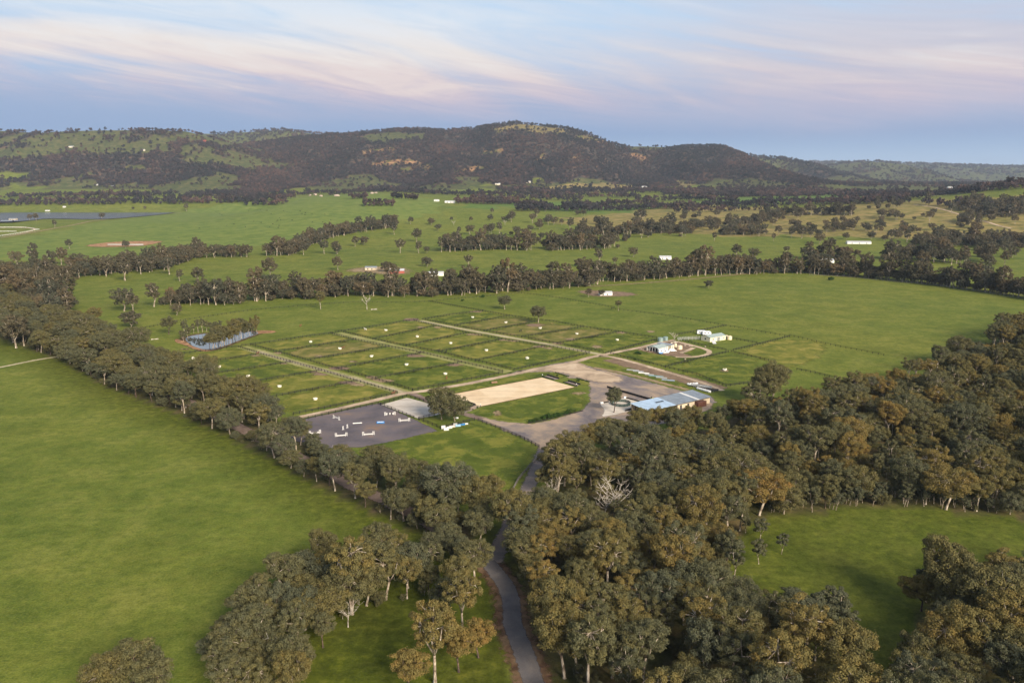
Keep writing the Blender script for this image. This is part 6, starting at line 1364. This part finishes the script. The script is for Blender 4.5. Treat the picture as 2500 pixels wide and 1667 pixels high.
HEDM = SM[0]
for k, t in enumerate(np.linspace(0, 1, 9)):
    a, b = D(ZD, (1805, 62), (1985, 114)); shrub(a.lerp(b, t), .55, .2, '%s clipped hedge bush from the left above the upper arena garden' % ORD[k], 'clipped hedge of the upper arena garden')
    a, b = D(ZD, (2112, 144), (2278, 192)); shrub(a.lerp(b, t), .55, .3, '%s clipped hedge bush from the left above the lower arena garden' % ORD[k], 'clipped hedge of the lower arena garden')
# rocks and logs
RK = mat('granite', (0.42, 0.34, 0.28), .9, 0, .15)
def rock(p, s, label, g):
    bm = bmesh.new(); bmesh.ops.create_icosphere(bm, subdivisions=2, radius=1); rd = random.Random(int(p[0] * 7 + p[1]))
    for v in bm.verts: v.co *= rd.uniform(.75, 1.15); v.co.z = v.co.z * .7 + .35
    me = bpy.data.meshes.new('boulder'); bm.to_mesh(me); bm.free(); me.materials.append(RK); o = link('boulder', me, None, p, rd.random() * 6); o.scale = (s * 1.3, s, s); tag(o, label, 'boulder', g)
for k, (u, v, s) in enumerate(((2095, 548, 5), (2130, 545, 7), (2170, 553, 5), (2280, 552, 6))): rock(G(*P(Z1, (u, v))[0]), s, 'pale boulder on the crest of the green rise, %s from the left' % ORD[k], 'boulders on the rise')
for k, (u, v, s) in enumerate(((300, 535, 6), (325, 532, 5), (60, 553, 6), (255, 505, 7))): rock(G(*P(Z2, (u, v))[0]), s, 'pale boulder on the far side of the rise, %s noted from the centre' % ORD[k], 'boulders beyond the rise')
for k, (u, v, s) in enumerate(((960, 500, .6), (1045, 508, .7), (1085, 516, .6), (1348, 520, .5), (960, 765, .7), (120, 570, .6), (155, 580, .5))): rock(D(ZH, (u, v))[0], s, ('boulder left of the house track bend', 'boulder at the top of the house track', 'boulder right of the track top', 'boulder on the fence line below the shed', 'boulder at the foot of the house lawn', 'boulder left of the carport', 'boulder just below the carport corner')[k], 'garden boulders at the house')
for (z, u, v, rz, s, l) in ((Z5, 380, 357, .2, 1, 'fallen white log beside the dead gum in the top paddock'), (Z12, 205, 367, .1, 1.0, 'dark fallen log below the dam'), (ZH, 745, 452, .6, 1.2, 'fallen timber at the foot of the bleached dead tree'), (Z4, 1045, 634, .3, .9, 'pale fallen log left of the dam')):
    mb = MB().tube([(-2.5, 0, .3), (0, .2, .35), (2.6, -.1, .28)], [.36, .3, .2], 8); mb.tube([(1, 0, .4), (2, .9, .9), (2.6, 1.2, 1.0)], [.16, .1, .05], 6)
    o = mb.build('fallen_log', BARK_DK if 'dark' in l else DEAD, None, D(z, (u, v))[0], rz); o.scale = (s, s, s); tag(o, l, 'log')

# ------------------------------------------------------------------ the air
lo, hi = float(GZ.min()) - 1.0, float(GZ.max()) + 50.0
hz = MB(); hz.box((0, 19500, (lo + hi) / 2), (70000, 45000, hi - lo)); me = hz.mesh('haze')
hm = bpy.data.materials.new('haze'); hm.use_nodes = True; hm.node_tree.nodes.clear(); N = NT(hm.node_tree)
pv = N.new('ShaderNodeVolumePrincipled'); pv.inputs['Color'].default_value = (0.66, 0.80, 1.0, 1); pv.inputs['Density'].default_value = 3.4e-5; pv.inputs['Anisotropy'].default_value = 0.0
oo = N.new('ShaderNodeOutputMaterial'); N.l.new(pv.outputs[0], oo.inputs['Volume']); me.materials.append(hm)
o = link('haze', me); o['kind'] = 'stuff'
